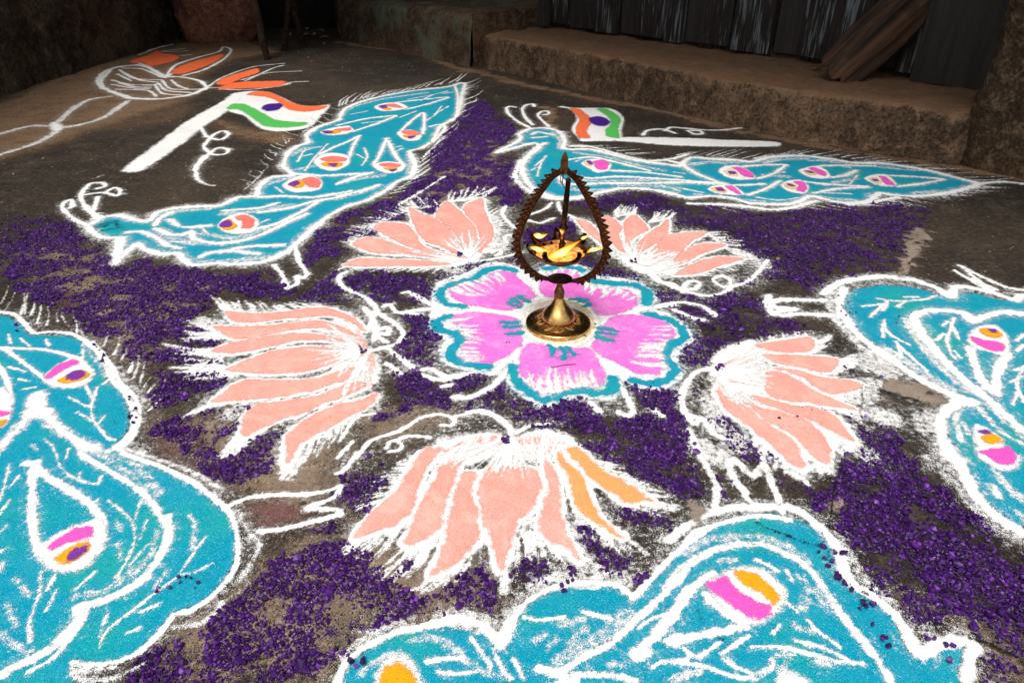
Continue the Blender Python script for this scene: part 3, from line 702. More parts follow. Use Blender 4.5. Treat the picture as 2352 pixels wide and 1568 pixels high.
lotus('big peach powder lotus left of the lamp, petals fanning to the left', 'D 2000 950', MID,
      ['D 1520 585 1700 602 1900 590 2150 560 2280 590 2380 640 2450 720 2340 650 2200 612 2080 625 1900 635 1700 660 1580 655',
       'D 1435 690 1600 690 1800 680 2000 660 2150 650 2280 690 2400 750 2200 700 2050 700 1850 735 1700 765 1560 770 1500 730',
       'D 1435 850 1550 800 1700 770 1900 742 2100 740 2300 772 2400 812 2200 780 2000 780 1850 815 1680 850 1550 870',
       'D 1515 980 1620 930 1750 880 1900 842 2050 825 2200 832 2300 860 2350 900 2200 950 2050 985 1900 1000 1700 1000 1600 990',
       'D 1435 1192 1530 1110 1650 1050 1800 1052 2000 1050 2150 1030 2300 985 2420 960 2400 1010 2250 1070 2050 1130 1850 1160 1650 1180',
       'D 1630 1405 1650 1300 1720 1220 1900 1192 2100 1160 2250 1110 2400 1060 2460 1090 2300 1160 2150 1215 2000 1280 1880 1312 1760 1370 1660 1422',
       'D 1920 1545 1930 1430 2000 1350 2130 1270 2280 1212 2400 1190 E 260 1140 220 1205 80 1290 D 2200 1370 2080 1430 1980 1510 1935 1600'],
      'E -20 600 60 640 160 720 210 800 250 860 290 930 300 1010 270 1080 180 1080 80 1080 0 1030 -60 960 -100 900 -60 830 0 760 60 760 0 690',
      [('E 130 840 150 870', 'D 2100 860 2130 900 2160 950', 6, 8), ('E 130 830 150 880', 'E -40 640 -140 740 -180 870 -120 1000 0 1100', 16, 7), ('E 170 900 190 900', 'E 20 1150 120 1150 230 1110', 7, 7)],
      [('D 1520 585 1600 600 1900 580 2200 555', 'D 1400 480 1560 500 1800 520 2050 520', 9, 7), ('D 1440 690 1460 740 1520 770', 'D 1260 640 1250 730 1220 800', 7, 9), ('D 1440 850 1460 880 1520 980', 'D 1120 800 1160 830 1180 980', 7, 10), ('D 1520 990 1600 1010', 'D 1180 980 1260 1040', 5, 9), ('D 1440 1192 1600 1190', 'D 1230 1290 1340 1230', 5, 9), ('D 1630 1405 1700 1410', 'D 1470 1560 1560 1560', 6, 9), ('D 1920 1545 2000 1530', 'G 1880 230 1990 170', 4, 12), ('D 2080 1440 2200 1380 2350 1300', 'G 2000 120 D 2150 1540 2300 1400', 6, 7)],
      '''E 60 320 20 340 10 370 40 420 120 460 200 500 262 570 240 630 260 700 245 780; E 280 600 380 660 440 725 400 800 260 840; E 300 700 330 690 352 712 330 740 300 730; E 180 560 230 620 215 700; E 260 700 280 760 330 790; E 240 850 330 830 400 880 500 960; E 330 930 420 1000''', (), 12, dusty='D 1350 640 1480 700; D 1560 1260 1640 1220', rays=[('E 170 800 190 850 200 900', 'D 2130 760 2110 880 2200 1010', 14, 4), ('E 230 860 250 930', 'E -20 1080 100 1150 240 1120', 9, 5), ('E 160 790 200 830', 'D 2200 640 2360 640 E 150 730', 9, 4)])

lotus('peach powder lotus right of the lamp, petals fanning to the lower right', 'F 750 1050', MID,
      ['F 540 812 700 790 900 762 938 800 892 858 750 860 620 842',
       'F 600 880 750 880 900 890 1080 903 1085 950 1030 992 950 985 800 952 650 920',
       'F 660 970 800 980 950 1020 1100 1045 1245 1068 1222 1112 1050 1137 950 1090 850 1022 750 985',
       'F 640 990 750 1010 850 1062 960 1130 1080 1180 1215 1245 1050 1222 900 1202 760 1190 640 1150 610 1080',
       'F 510 1150 650 1182 800 1222 930 1230 1040 1270 1120 1340 1195 1455 1080 1400 980 1350 880 1310 700 1242 560 1190',
       'F 440 1180 560 1230 700 1262 870 1320 980 1400 1035 1500 1030 1610 930 1560 820 1430 700 1370 600 1312 520 1240',
       'F 285 1090 350 1180 430 1212 500 1242 590 1322 700 1390 800 1460 840 1540 870 1632 800 1622 740 1568 640 1470 540 1390 440 1312 350 1242 300 1162'],
      'F 230 940 290 860 400 800 520 780 620 830 600 900 660 960 640 1020 660 1090 600 1150 520 1160 420 1190 330 1160 280 1090 240 1040',
      [('F 310 980 320 1020', 'F 560 820 660 900 700 970', 8, 8), ('F 320 1000 330 1030', 'F 650 960 660 1010 650 1060 640 1120', 14, 8), ('F 310 1040 330 1050', 'F 420 1220 500 1260 620 1210', 8, 8)],
      [('F 900 760 700 780 520 800', 'F 880 720 700 735 480 770', 6, 7), ('F 930 850 940 800', 'F 1040 800 1060 720', 6, 7), ('F 1080 1000 1090 910', 'F 1220 960 1240 860', 7, 8), ('F 1060 1140 1230 1080', 'F 1180 1210 1290 1060', 7, 12), ('F 1100 1250 1215 1245', 'F 1250 1330 1300 1260', 5, 9), ('F 1000 1380 1195 1455', 'F 1090 1530 1220 1540', 6, 10), ('F 870 1632 1030 1610', 'I 980 160 1090 180', 6, 11), ('I 800 120 700 30 F 560 1420', 'I 900 240 680 130 F 480 1480', 7, 12)],
      'F 270 965 150 990 75 1080 48 1180 90 1270 200 1310; F 80 1290 130 1340 170 1320; F 50 1160 60 1260 120 1300; F 100 1380 150 1500 220 1568; F 200 1310 260 1400 340 1440', (), 13, dusty='F 1150 1190 1290 1100; F 1290 960 1330 880 1420 1010; F 1330 1060 1260 1180; F 160 1480 300 1560; F 380 1420 420 1500; F 1300 1260 1420 1300; F 240 1180 300 1340 420 1440; F 1220 1500 1320 1560', rays=[('F 330 940 340 1010 330 1060', 'F 560 810 650 960 660 1100', 16, 4), ('F 320 1060 350 1080', 'F 300 1180 440 1240 580 1240', 8, 4)])

lotus('peach powder lotus far left behind the lamp', 'E 600 150', MID,
      ['E 105 132 200 90 300 105 420 150 560 190 740 225 560 217 430 202 250 192 160 162',
       'E 245 25 260 5 310 -10 450 0 520 60 560 130 620 170 760 212 640 202 480 152 370 102 300 62',
       'E 485 -112 560 -72 650 -40 730 20 790 90 850 185 790 200 700 150 600 120 545 60 510 -20',
       'E 660 -50 690 -110 740 -152 790 -112 850 -60 920 20 935 100 885 185 840 130 790 70 720 0',
       'E 845 -100 880 -140 972 -172 982 -110 1012 -30 1042 40 1022 120 950 195 962 80 932 10 880 -50',
       'E 45 272 150 230 280 235 450 240 620 250 765 267 600 282 400 282 200 282 60 277'],
      'E 640 210 740 190 850 170 930 190 980 210 940 250 850 280 740 290 600 270',
      [('E 850 200 880 220', 'E 640 120 720 90 800 70 900 40', 9, 8), ('E 870 210 890 220', 'E 900 60 950 90 1010 100', 7, 7), ('E 780 250 850 240', 'E 380 190 480 170 620 170', 6, 8)],
      [('E 100 130 250 20', 'E -40 110 130 -10', 6, 7), ('E 250 10 480 -100', 'E 60 10 390 -150', 6, 8), ('E 490 -110 690 -110', 'E 420 -190 620 -200', 5, 9), ('E 740 -150 970 -170', 'E 760 -250 1090 -260', 6, 9), ('E 1000 -60 1050 60', 'E 1090 -140 1180 60', 7, 7), ('E 60 280 400 290 700 300', 'E -60 320 300 320 640 330', 7, 8), ('E 1000 190 1050 100', 'E 1150 170 1190 100', 6, 8)],
      'E 820 260 1000 240 1150 210 1240 190; E 1140 130 1120 90 1150 70 1190 80; E 1040 190 1080 170 1100 190 1060 210; B 1130 1385 1105 1440 1150 1500 1190 1530; B 400 1385 560 1290 720 1190; B 760 1360 900 1330 1060 1270', (), 13, dusty='E 1060 -40 1040 60 1080 140; E 560 260 800 300; B 820 1420 1000 1360', rays=[('E 800 230 900 220', 'E 560 230 700 160 860 120 950 180', 12, 4)])

lotus('peach powder lotus far right, partly seen through the brass arch', 'E 2000 130', MID,
      ['E 1600 -30 1700 0 1750 60 1790 120 1830 180 1760 120 1680 60',
       'E 1785 -50 1850 -42 1905 20 1885 80 1930 190 1860 150 1805 60',
       'E 1930 -22 1990 -62 2062 0 2082 40 1990 90 1952 155 1930 80',
       'E 2035 110 2130 30 2190 0 2215 -30 2215 60 2130 130 2050 182 1995 215 2010 160',
       'F -150 185 -60 80 40 62 100 54 218 58 120 112 60 172 15 222 -50 230 -150 232',
       'F -10 255 60 190 200 130 345 140 200 192 100 242 20 272',
       'F 60 302 200 240 330 220 465 237 300 282 150 332 10 342'],
      'E 1880 210 1990 180 2120 210 2250 240 F 60 270 0 340 E 2220 340 2100 340 2000 310 1920 260',
      [('E 1990 250 2010 250', 'E 1880 100 1960 90 2080 110', 8, 8), ('E 2020 260 2080 280', 'E 2120 170 2240 190 F 60 210', 9, 8), ('E 2100 300 2160 320', 'F 0 230 150 270', 5, 8)],
      [('B 1600 1480 1700 1500', 'B 1500 1440 1620 1470', 4, 8), ('E 1850 -50 1990 -70', 'E 1880 -130 2020 -130', 5, 8), ('E 2080 -10 2215 -35', 'E 2130 -110 2290 -90', 5, 8), ('F 210 58 340 140', 'F 330 40 520 150', 6, 8), ('F 340 150 460 237', 'F 520 180 620 240', 6, 7), ('F 460 245 300 290 150 340', 'F 560 250 400 320 280 350', 7, 5)],
      'F -160 320 -60 400 100 455 230 482 340 455 380 420 372 370 320 345 262 370 290 400 340 420 480 390 575 310 625 240; F 60 430 90 390 140 378 172 400 140 432 80 440; E 2060 300 2150 380 2250 400 F 60 455', (), 12, dusty='E 1850 180 1960 260; F 480 200 600 280; E 2020 290 2200 340')

# ------------------------------------------------------------------ flower under the lamp
r = motif('flower_drawing', 'pink powder flower of five petals with turquoise rim under the brass lamp', 'powder drawing', 'E 1490 660')
PET = ['E 755 440 830 400 980 380 1020 330 1100 318 1180 330 1230 370 1300 440 1325 490 1250 530 1215 565 1100 580 940 558 850 530 770 490',
       'E 1355 385 1420 330 1500 298 1600 318 1640 370 1720 430 1850 430 1960 450 2012 500 2002 550 1900 598 1780 615 1700 590 1600 540 1500 490 1400 490 1362 450',
       'E 1860 615 2000 612 2120 630 2240 680 2262 740 2200 800 2170 870 2200 960 2150 1012 2000 1000 1860 930 1745 870 1705 820 1742 770 1770 690',
       'E 1290 800 1400 812 1540 830 1680 835 1738 890 1788 970 1790 1050 1740 1102 1620 1090 1480 1132 1370 1135 1300 1080 1230 1000 1222 920 1240 850',
       'E 775 620 920 592 1100 615 1205 642 1228 720 1255 780 1205 840 1120 900 1000 942 870 935 818 890 840 830 872 770 835 700 780 655']
BASE = 'E 660 560 650 480 690 400 800 360 920 320 1000 270 1120 270 1220 310 1330 400 1390 300 1500 270 1620 280 1720 350 1880 370 2040 410 2110 500 2080 560 2230 620 2330 700 2350 780 2270 830 2250 930 2290 1000 2200 1080 2050 1090 1950 1040 1860 1010 1880 1080 1850 1150 1740 1160 1600 1140 1480 1180 1380 1210 1270 1150 1170 1060 1150 970 1020 990 860 960 740 910 720 830 770 780 700 740 640 690 640 620'
loose_dust(r, [BASE], 70, .48)
Powder(0.0024).fill(BASE, 1, 7, 1.2).stroke(BASE + ' E 660 560', 15).build('white_bed', M['white'], r, 0.0008)
Powder(MID).lines('E 1195 312 1080 292 980 320 920 370 780 402 705 440 692 490 750 540 860 556; E 745 625 665 652 685 705 790 735 828 780 775 830 755 890 820 930 1010 958; E 1180 955 1200 1050 1290 1130 1385 1180 1480 1150 1600 1112 1740 1130 1845 1118 1850 1040; E 2080 608 2220 640 2310 700 2325 765 2225 820 2205 900 2265 970 2200 1050 2080 1072 1980 1048; E 1395 300 1520 286 1645 310; E 1700 380 1850 397 2000 412 2080 460 2075 535', 13.5, soft=.35, rough=.3).build('rim', M['teal'], r, 0.0017)
for s in PET:
    Powder(MID).fill(s, 1, 5, .6).build('petal', M['pink'], r, 0.0018)
p = Powder(MID)
p.hairs('E 760 440 860 400 1000 370 1080 325', 'E 960 510 1000 470 1060 420 1160 390', 11, 7, .15)
p.hairs('E 1660 400 1760 440 1900 445 2000 500', 'E 1640 440 1740 500 1860 490 1950 520', 9, 8, .15)
p.hairs('E 1420 340 1500 300 1610 320', 'E 1430 380 1510 350 1590 370', 7, 7, .15)
p.hairs('E 2240 680 2200 800 2170 870 2200 970', 'E 2080 680 2040 790 1980 870 1960 940', 13, 8, .15)
p.hairs('E 1270 1060 1370 1130 1480 1130 1620 1090 1760 1095', 'E 1270 990 1360 990 1470 980 1580 985 1720 980', 14, 8, .15)
p.hairs('E 780 640 850 720 870 780 830 880 880 930', 'E 920 620 960 720 1000 800 990 880 1010 920', 12, 8, .15)
p.build('streaks', M['white'], r, 0.0026)['kind'] = 'stuff'
p = Powder(MID)
p.lines('E 1230 360 1290 420 1340 505; E 1240 600 1000 575 760 565 560 575 470 590; E 1260 830 1150 910 1040 1000; E 1700 850 1780 930 1860 1010; E 1740 690 1850 620 2080 560 2250 545', 11)
p.lines('E 440 460 480 455 540 490 650 550 750 565; E 310 555 350 540 400 590 560 605; E 580 975 640 975 720 1020 860 1010; E 560 1010 660 1040 760 1040 900 1000; E 700 1090 760 1080; E 780 1160 900 1160 1060 1070 1150 970; E 1850 1010 1930 1140 1985 1250 1955 1285 1890 1265; E 2120 560 2240 530 F 60 525 180 545 240 585 270 610; F 0 575 150 635 195 640; E 2120 1250 2180 1290; E 1700 1200 1760 1260', 9)
p.build('leaf_flourish', M['white'], r, 0.0012)['kind'] = 'stuff'
Powder(MID).fill('E 1240 660 1260 580 1350 520 1490 495 1630 520 1730 590 1755 680 1720 770 1600 830 1480 830 1340 800 1260 740', 1, 6, 1).build('centre', M['white'], r, 0.0026)
Powder(MID).stroke('E 1272 640 1310 575 1400 530 1520 525 1630 560 1700 640 1705 710 1640 785 1500 800 1370 770 1290 705 1272 640', 8, dens=.6, rough=.6).build('yellow_ring', M['pale'], r, 0.0033)
for s in 'E 1145 528 1185 550 1230 562; E 1170 503 1235 545; E 1220 490 1250 510 1288 525; E 1105 660 1150 668 1200 664; E 1120 690 1180 697 1232 690; E 1130 740 1190 740 1240 733; E 1420 815 1445 850 1440 885; E 1490 828 1525 860 1520 905; E 1540 830 1592 885; E 1730 703 1800 705 1885 725; E 1740 733 1800 738 1865 748; E 1740 758 1835 786; E 1640 562 1700 545; E 1555 512 1620 510; E 1590 540 1640 520; E 1640 520 1670 515'.split(';'):
    Powder(MID).stroke(s, 7, rough=.35).build('stamen', M['teal'], r, 0.0027)

# ------------------------------------------------------------------ flags and the knotted ribbon
FLAGS = 'powder flags at the back'
r = motif('flag_drawing', 'tricolour powder flag on a thick white pole at far left, string curling from it', 'powder drawing', 'A 1500 800', FLAGS)
p = Powder(FAR)
p.fill('A 1560 635 1680 615 1800 620 1900 660 2000 705 2100 716 2215 708 2180 760 2160 770 2140 800 2090 850 2000 875 1850 886 1740 860 1640 780 1530 745', 1, 7)
p.lines('A 2100 760 2180 765; A 2080 800 2150 790', 9, dens=.7).build('white_band', M['white'], r, 0.0008)
Powder(FAR).fill('A 825 1152 900 1080 1080 950 1250 820 1500 680 1570 628 1640 640 1540 740 1390 840 1250 950 1100 1055 960 1150', 1, 9, 1).build('pole', M['white'], r, 0.0010)
Powder(FAR).fill('A 1660 640 1720 618 1820 625 1930 680 2040 715 2195 715 2150 742 2050 756 1940 740 1860 682 1780 655', 1, 6, .5).build('saffron_band', M['orange'], r, 0.0017)
Powder(FAR).fill('A 1530 735 1560 703 1640 703 1740 750 1850 808 1980 824 2075 828 2020 852 1900 862 1780 852 1690 792 1610 742', 1, 6, .5).build('green_band', M['green'], r, 0.0017)
Powder(FAR).fill('A 1757 730 1800 705 1880 700 1898 720 1860 745 1790 752', 1, 6, .8).build('wheel', M['indigo'], r, 0.0024)
Powder(FAR).lines('A 1350 860 1390 920 1480 942 1535 905 1500 882 1440 905 1395 950 1370 990 1430 1042 1520 1035 1528 1005 1460 998 1385 1050', 11).stroke('A 1385 1050 1320 1120 1325 1200 1380 1240 1440 1250', 22, taper=(.8, .35)).build('string', M['white'], r, 0.0010)

r = motif('flag_drawing', 'tricolour powder flag lying on its side near the step, behind the lamp tip', 'powder drawing', 'B 1800 850', FLAGS)
Powder(FAR).fill('B 1540 725 1620 728 1800 728 1875 748 1922 800 1905 870 1895 940 1690 948 1620 930 1572 870 1605 800 1580 750', 1, 7).stroke('B 1500 720 1560 728 1620 740', 13).build('white_band', M['white'], r, 0.0008)
Powder(FAR).fill('B 1630 932 1900 926 C 0 928 400 945 680 955 692 985 400 990 0 980 B 1900 952 1640 952', 1, 8, .8).build('pole', M['white'], r, 0.0010)
Powder(FAR).fill('B 1560 732 1620 735 1682 780 1702 830 1672 880 1692 930 1622 930 1600 870 1622 800', 1, 6, .5).build('saffron_band', M['orange'], r, 0.0017)
Powder(FAR).fill('B 1738 735 1800 733 1882 780 1902 820 1882 870 1892 930 1810 920 1800 880 1840 830 1808 780', 1, 6, .5).build('green_band', M['green'], r, 0.0017)
Powder(FAR).fill('B 1686 803 1740 788 1800 798 1834 830 1790 852 1720 842', 1, 6, .8).build('wheel', M['indigo'], r, 0.0024)
Powder(FAR).lines('B 2050 912 2080 880 2180 870 2265 898; B 2200 880 2230 860 C 0 858 200 876 330 876 450 862; C 90 880 170 882 188 900 140 905 90 882', 10).build('string', M['white'], r, 0.0010)

r = motif('ribbon_drawing', 'white powder outline of a knotted ribbon with orange tips, by the dark left wall', 'powder drawing', 'A 1000 600')
p = Powder(FAR)
p.lines('A 870 660 760 622 690 590 662 550 685 500 780 455 930 440 1000 458 1110 520; A 870 662 980 668 1100 665 1280 638 1390 590', 24, dens=.85)
p.lines('A 1390 590 1350 550 1280 530 1200 518 1110 520; A 690 590 680 540 740 480', 15)
p.lines('A 750 540 870 570 1020 575; A 800 470 900 530 1090 540; A 820 460 950 465 1090 522; A 780 602 990 610 1050 650; A 1090 545 1150 600 1350 602; A 1040 570 1090 630 1220 642; A 1150 540 1200 580 1260 600; A 750 570 900 595 1000 600; A 790 500 880 545; A 800 560 900 585 1010 590; A 830 490 940 540 1060 555; A 1060 560 1120 610 1280 625', 12, dens=.85)
p.lines('A 740 650 600 672 480 742 370 842; A 860 680 700 790 540 840 400 862; A 380 850 200 850 0 902 -150 940; A 390 880 250 962 0 1042 -150 1090', 24, dens=.62)
p.fill('A 330 840 370 820 430 850 400 885 350 880', 1, 10, 1)
p.build('loop', M['white'], r, 0.0008)
for s in ('A 878 412 1000 370 1060 340 1092 360 1195 378 1192 405 1060 442 1000 447 960 425 900 428', 'A 1150 492 1200 450 1350 402 1497 365 1480 402 1350 462 1220 502', 'A 1448 562 1520 520 1720 463 1738 490 1620 532 1560 562 1500 577', 'A 1470 592 1600 556 1910 548 1880 582 1700 597 1500 602'):
    Powder(FAR).fill(s, .95, 8, 1.5).build('orange_tip', M['orange'], r, 0.0014)
Powder(FAR).lines('A 1115 515 1180 440 1330 388 1470 350 1500 318 1545 330 1550 350 1500 402 1370 472 1230 510', 13).lines('A 1110 525 1150 500', 16).lines('A 1390 592 1500 520 1700 452 1910 428; A 1620 540 1800 492 2025 480; A 1880 582 1960 555 2065 550; A 1650 545 1830 462 1900 442; A 1480 602 1650 606 1850 586 1950 565; A 1400 595 1480 590', 11, dens=.7).lines('A 1000 340 1160 300; A 1060 350 1240 328; A 1190 380 1280 370; A 930 372 1100 310; A 1100 350 1260 345; A 900 420 960 435 1010 455; A 1180 232 1290 245', 14, dens=.72).build('tip_flicks', M['white'], r, 0.0010)['kind'] = 'stuff'
# ------------------------------------------------------------------ ground
def ground_mat():
    m, n, l, b = nmat('trodden_ground')
    geo = n.new('ShaderNodeNewGeometry')
    co = geo.outputs['Position']
    big = tex(n, l, co, 2.3, 4, 0.6, 0.6)
    mid = tex(n, l, co, 14, 6, 0.72, 0.6)
    fine = tex(n, l, co, 110, 5, 0.75)
    grain = tex(n, l, co, 620, 2, 0.6)
    c = mixc(n, l, mapr(n, l, big, 0.42, 0.62), (0.024, 0.020, 0.017), (0.050, 0.038, 0.027))
    c = mixc(n, l, mapr(n, l, mid, 0.50, 0.68, 0, 0.75), c, (0.085, 0.065, 0.047))
    c = mixc(n, l, mapr(n, l, fine, 0.52, 0.70, 0, 0.75), c, (0.14, 0.115, 0.09))
    c = mixc(n, l, mapr(n, l, fine, 0.46, 0.32, 0, 0.8), c, (0.012, 0.011, 0.010))
    c = mixc(n, l, mapr(n, l, grain, 0.60, 0.74, 0, 0.6), c, (0.24, 0.20, 0.16))
    l.new(c, b.inputs['Base Color'])
    b.inputs['Roughness'].default_value = 0.9
    b.inputs['Specular IOR Level'].default_value = 0.1
    bp = nd(n, 'ShaderNodeBump', i_Strength=0.7, i_Distance=0.004)
    l.new(mth(n, l, 'ADD', fine, mth(n, l, 'ADD', mid, mth(n, l, 'MULTIPLY', grain, 0.5))), bp.inputs['Height'])
    l.new(bp.outputs[0], b.inputs['Normal'])
    return m


gm = ground_mat()
xs = np.unique(np.r_[np.linspace(-40, -3, 12), np.linspace(-3, 3, 60), np.linspace(3, 40, 12)])
X, Y = np.meshgrid(xs, xs + 2)
nx = len(xs)
ids = np.arange(nx * nx).reshape(nx, nx)
F = np.stack([ids[:-1, :-1], ids[:-1, 1:], ids[1:, 1:], ids[1:, :-1]], -1).reshape(-1, 4)
gnd = mesh_np('ground', np.stack([X.ravel(), Y.ravel(), np.zeros(X.size)], 1), F, gm)
tag(gnd, 'dark trodden cement ground of the yard', 'ground', kind='structure')
p = Powder(0.006)
p.fill('A -300 760 0 680 400 500 800 390 1200 290 1500 250 1700 280 1900 350 1600 400 1350 520 1300 660 900 800 500 930 0 1080 -300 1150', .85, 60, 3)
p.fill('A 1400 780 1700 860 2000 900 1950 980 1750 960 1500 900', .75, 30, 3)
p.fill('A 480 800 900 760 1300 690 1250 800 1000 850 600 900', .45, 30, 3)
p.lines('B 0 280 250 325 520 345 700 420 850 470 1000 490; B 850 480 1000 500 1200 560 1500 620 1800 680 2350 770', 50, dens=.8, rough=.5)
p.lines('B 1400 720 1440 780 1420 850; C 0 760 300 850 700 930 1200 1020 1600 1080 1900 1130 2300 1200; C 0 770 700 900 1300 1010', 45, dens=.78, rough=.5)
p.build('brown_dust', M['dust'], gnd, 0.0003, 0.0002, keep=False, chalk=.3)
p = Powder(0.005)
p.fill('G 850 1500 1200 1200 1500 1000 1750 760 2100 560 2350 420 H 200 560 600 640 900 600 1000 900 1000 1080 400 1130 0 1330 G 2200 1500 1500 1700 900 1700', .95, 40, 3)
p.fill('D 100 200 500 100 1000 260 1500 380 1400 560 1200 780 1100 1000 1150 1300 1000 1500 900 1300 860 1100 600 800 300 500', .66, 40, 3)
p.fill('D 1000 1400 1250 1300 1560 1220 1700 1400 2300 1400 E 100 1330 500 1230 800 1280 400 1500 0 1568 H 100 300 0 500 G 2200 350 1900 500 1600 300 1300 80', .9, 40, 3)
p.fill('I 1500 1000 2000 1150 2400 1300 2400 1600 2050 1568 2000 1300', .72, 30, 3)
p.fill('B 700 1100 1000 900 1150 1050 1150 1250 800 1350 500 1400', .68, 30, 3)
p.build('beige_dust', M['beige'], gnd, 0.0004, 0.0002, keep=False, chalk=.6)
p = Powder(0.004)
p.fill('G 1640 380 1850 330 2050 420 2100 480 1900 540 1740 540', .6, 14, 2).fill('D 950 1400 1100 1420 1300 1540 G 1500 130 1560 250 1800 280 1600 300 1400 190 1150 60 D 980 1480', .5, 14, 2).fill('D 350 440 500 420 540 560 420 600', .45, 20, 2)
p.build('rosy_stain', M['rosy'], gnd, 0.0005, 0.0002, keep=False)
p = Powder(0.003)
p.fill('F 1565 30 1620 20 1730 60 1720 110 1640 130 1650 220 1610 260 1590 360 1520 365 1495 330 1520 210 1560 120', .9, 9, 4, closed_smooth=False)
p.fill('F 1355 1080 1500 1028 1650 1080 1810 1150 1765 1215 1600 1192 1420 1130', 1, 6, 4, closed_smooth=False)
p.fill('I 90 420 150 350 240 420 200 470 130 500', .9, 6, 2)
p.fill('I 1060 350 1100 310 1140 380 1080 450', .9, 5, 2)
p.build('bare_patch', M['grey'], gnd, 0.0032, 0.0006, keep=False)
p = Powder(NEAR)
p.halo = 0
p.lines('''I 1740 1180 1800 1190 1900 1240 1960 1270; F 1270 1060 1255 1130 1262 1200 1240 1280; I 1125 60 1110 180 1070 290 1055 400 1040 540; I 550 505 640 550 750 592 880 640 970 662; E 860 1240 940 1300 1010 1360 1115 1405; I 1120 880 1180 930 1290 985; F 1350 1070 1400 1130 1500 1150''', 2.2, dens=1, rough=.8)
p.lines('I 1960 1270 2100 1320 2200 1370 2350 1445', 5, rough=.7)
p.lines('I 970 662 992 640 985 570; I 1030 700 1040 760 1080 800; H 1750 1330 1870 1275; H 2140 1305 2200 1335; I 160 1100 190 1170; I 300 1280 360 1330; F 1480 700 1510 620', 1.6, dens=.95, rough=.6)
p.build('crack', M['crack'], gnd, 0.0038, 0.0002, keep=False)

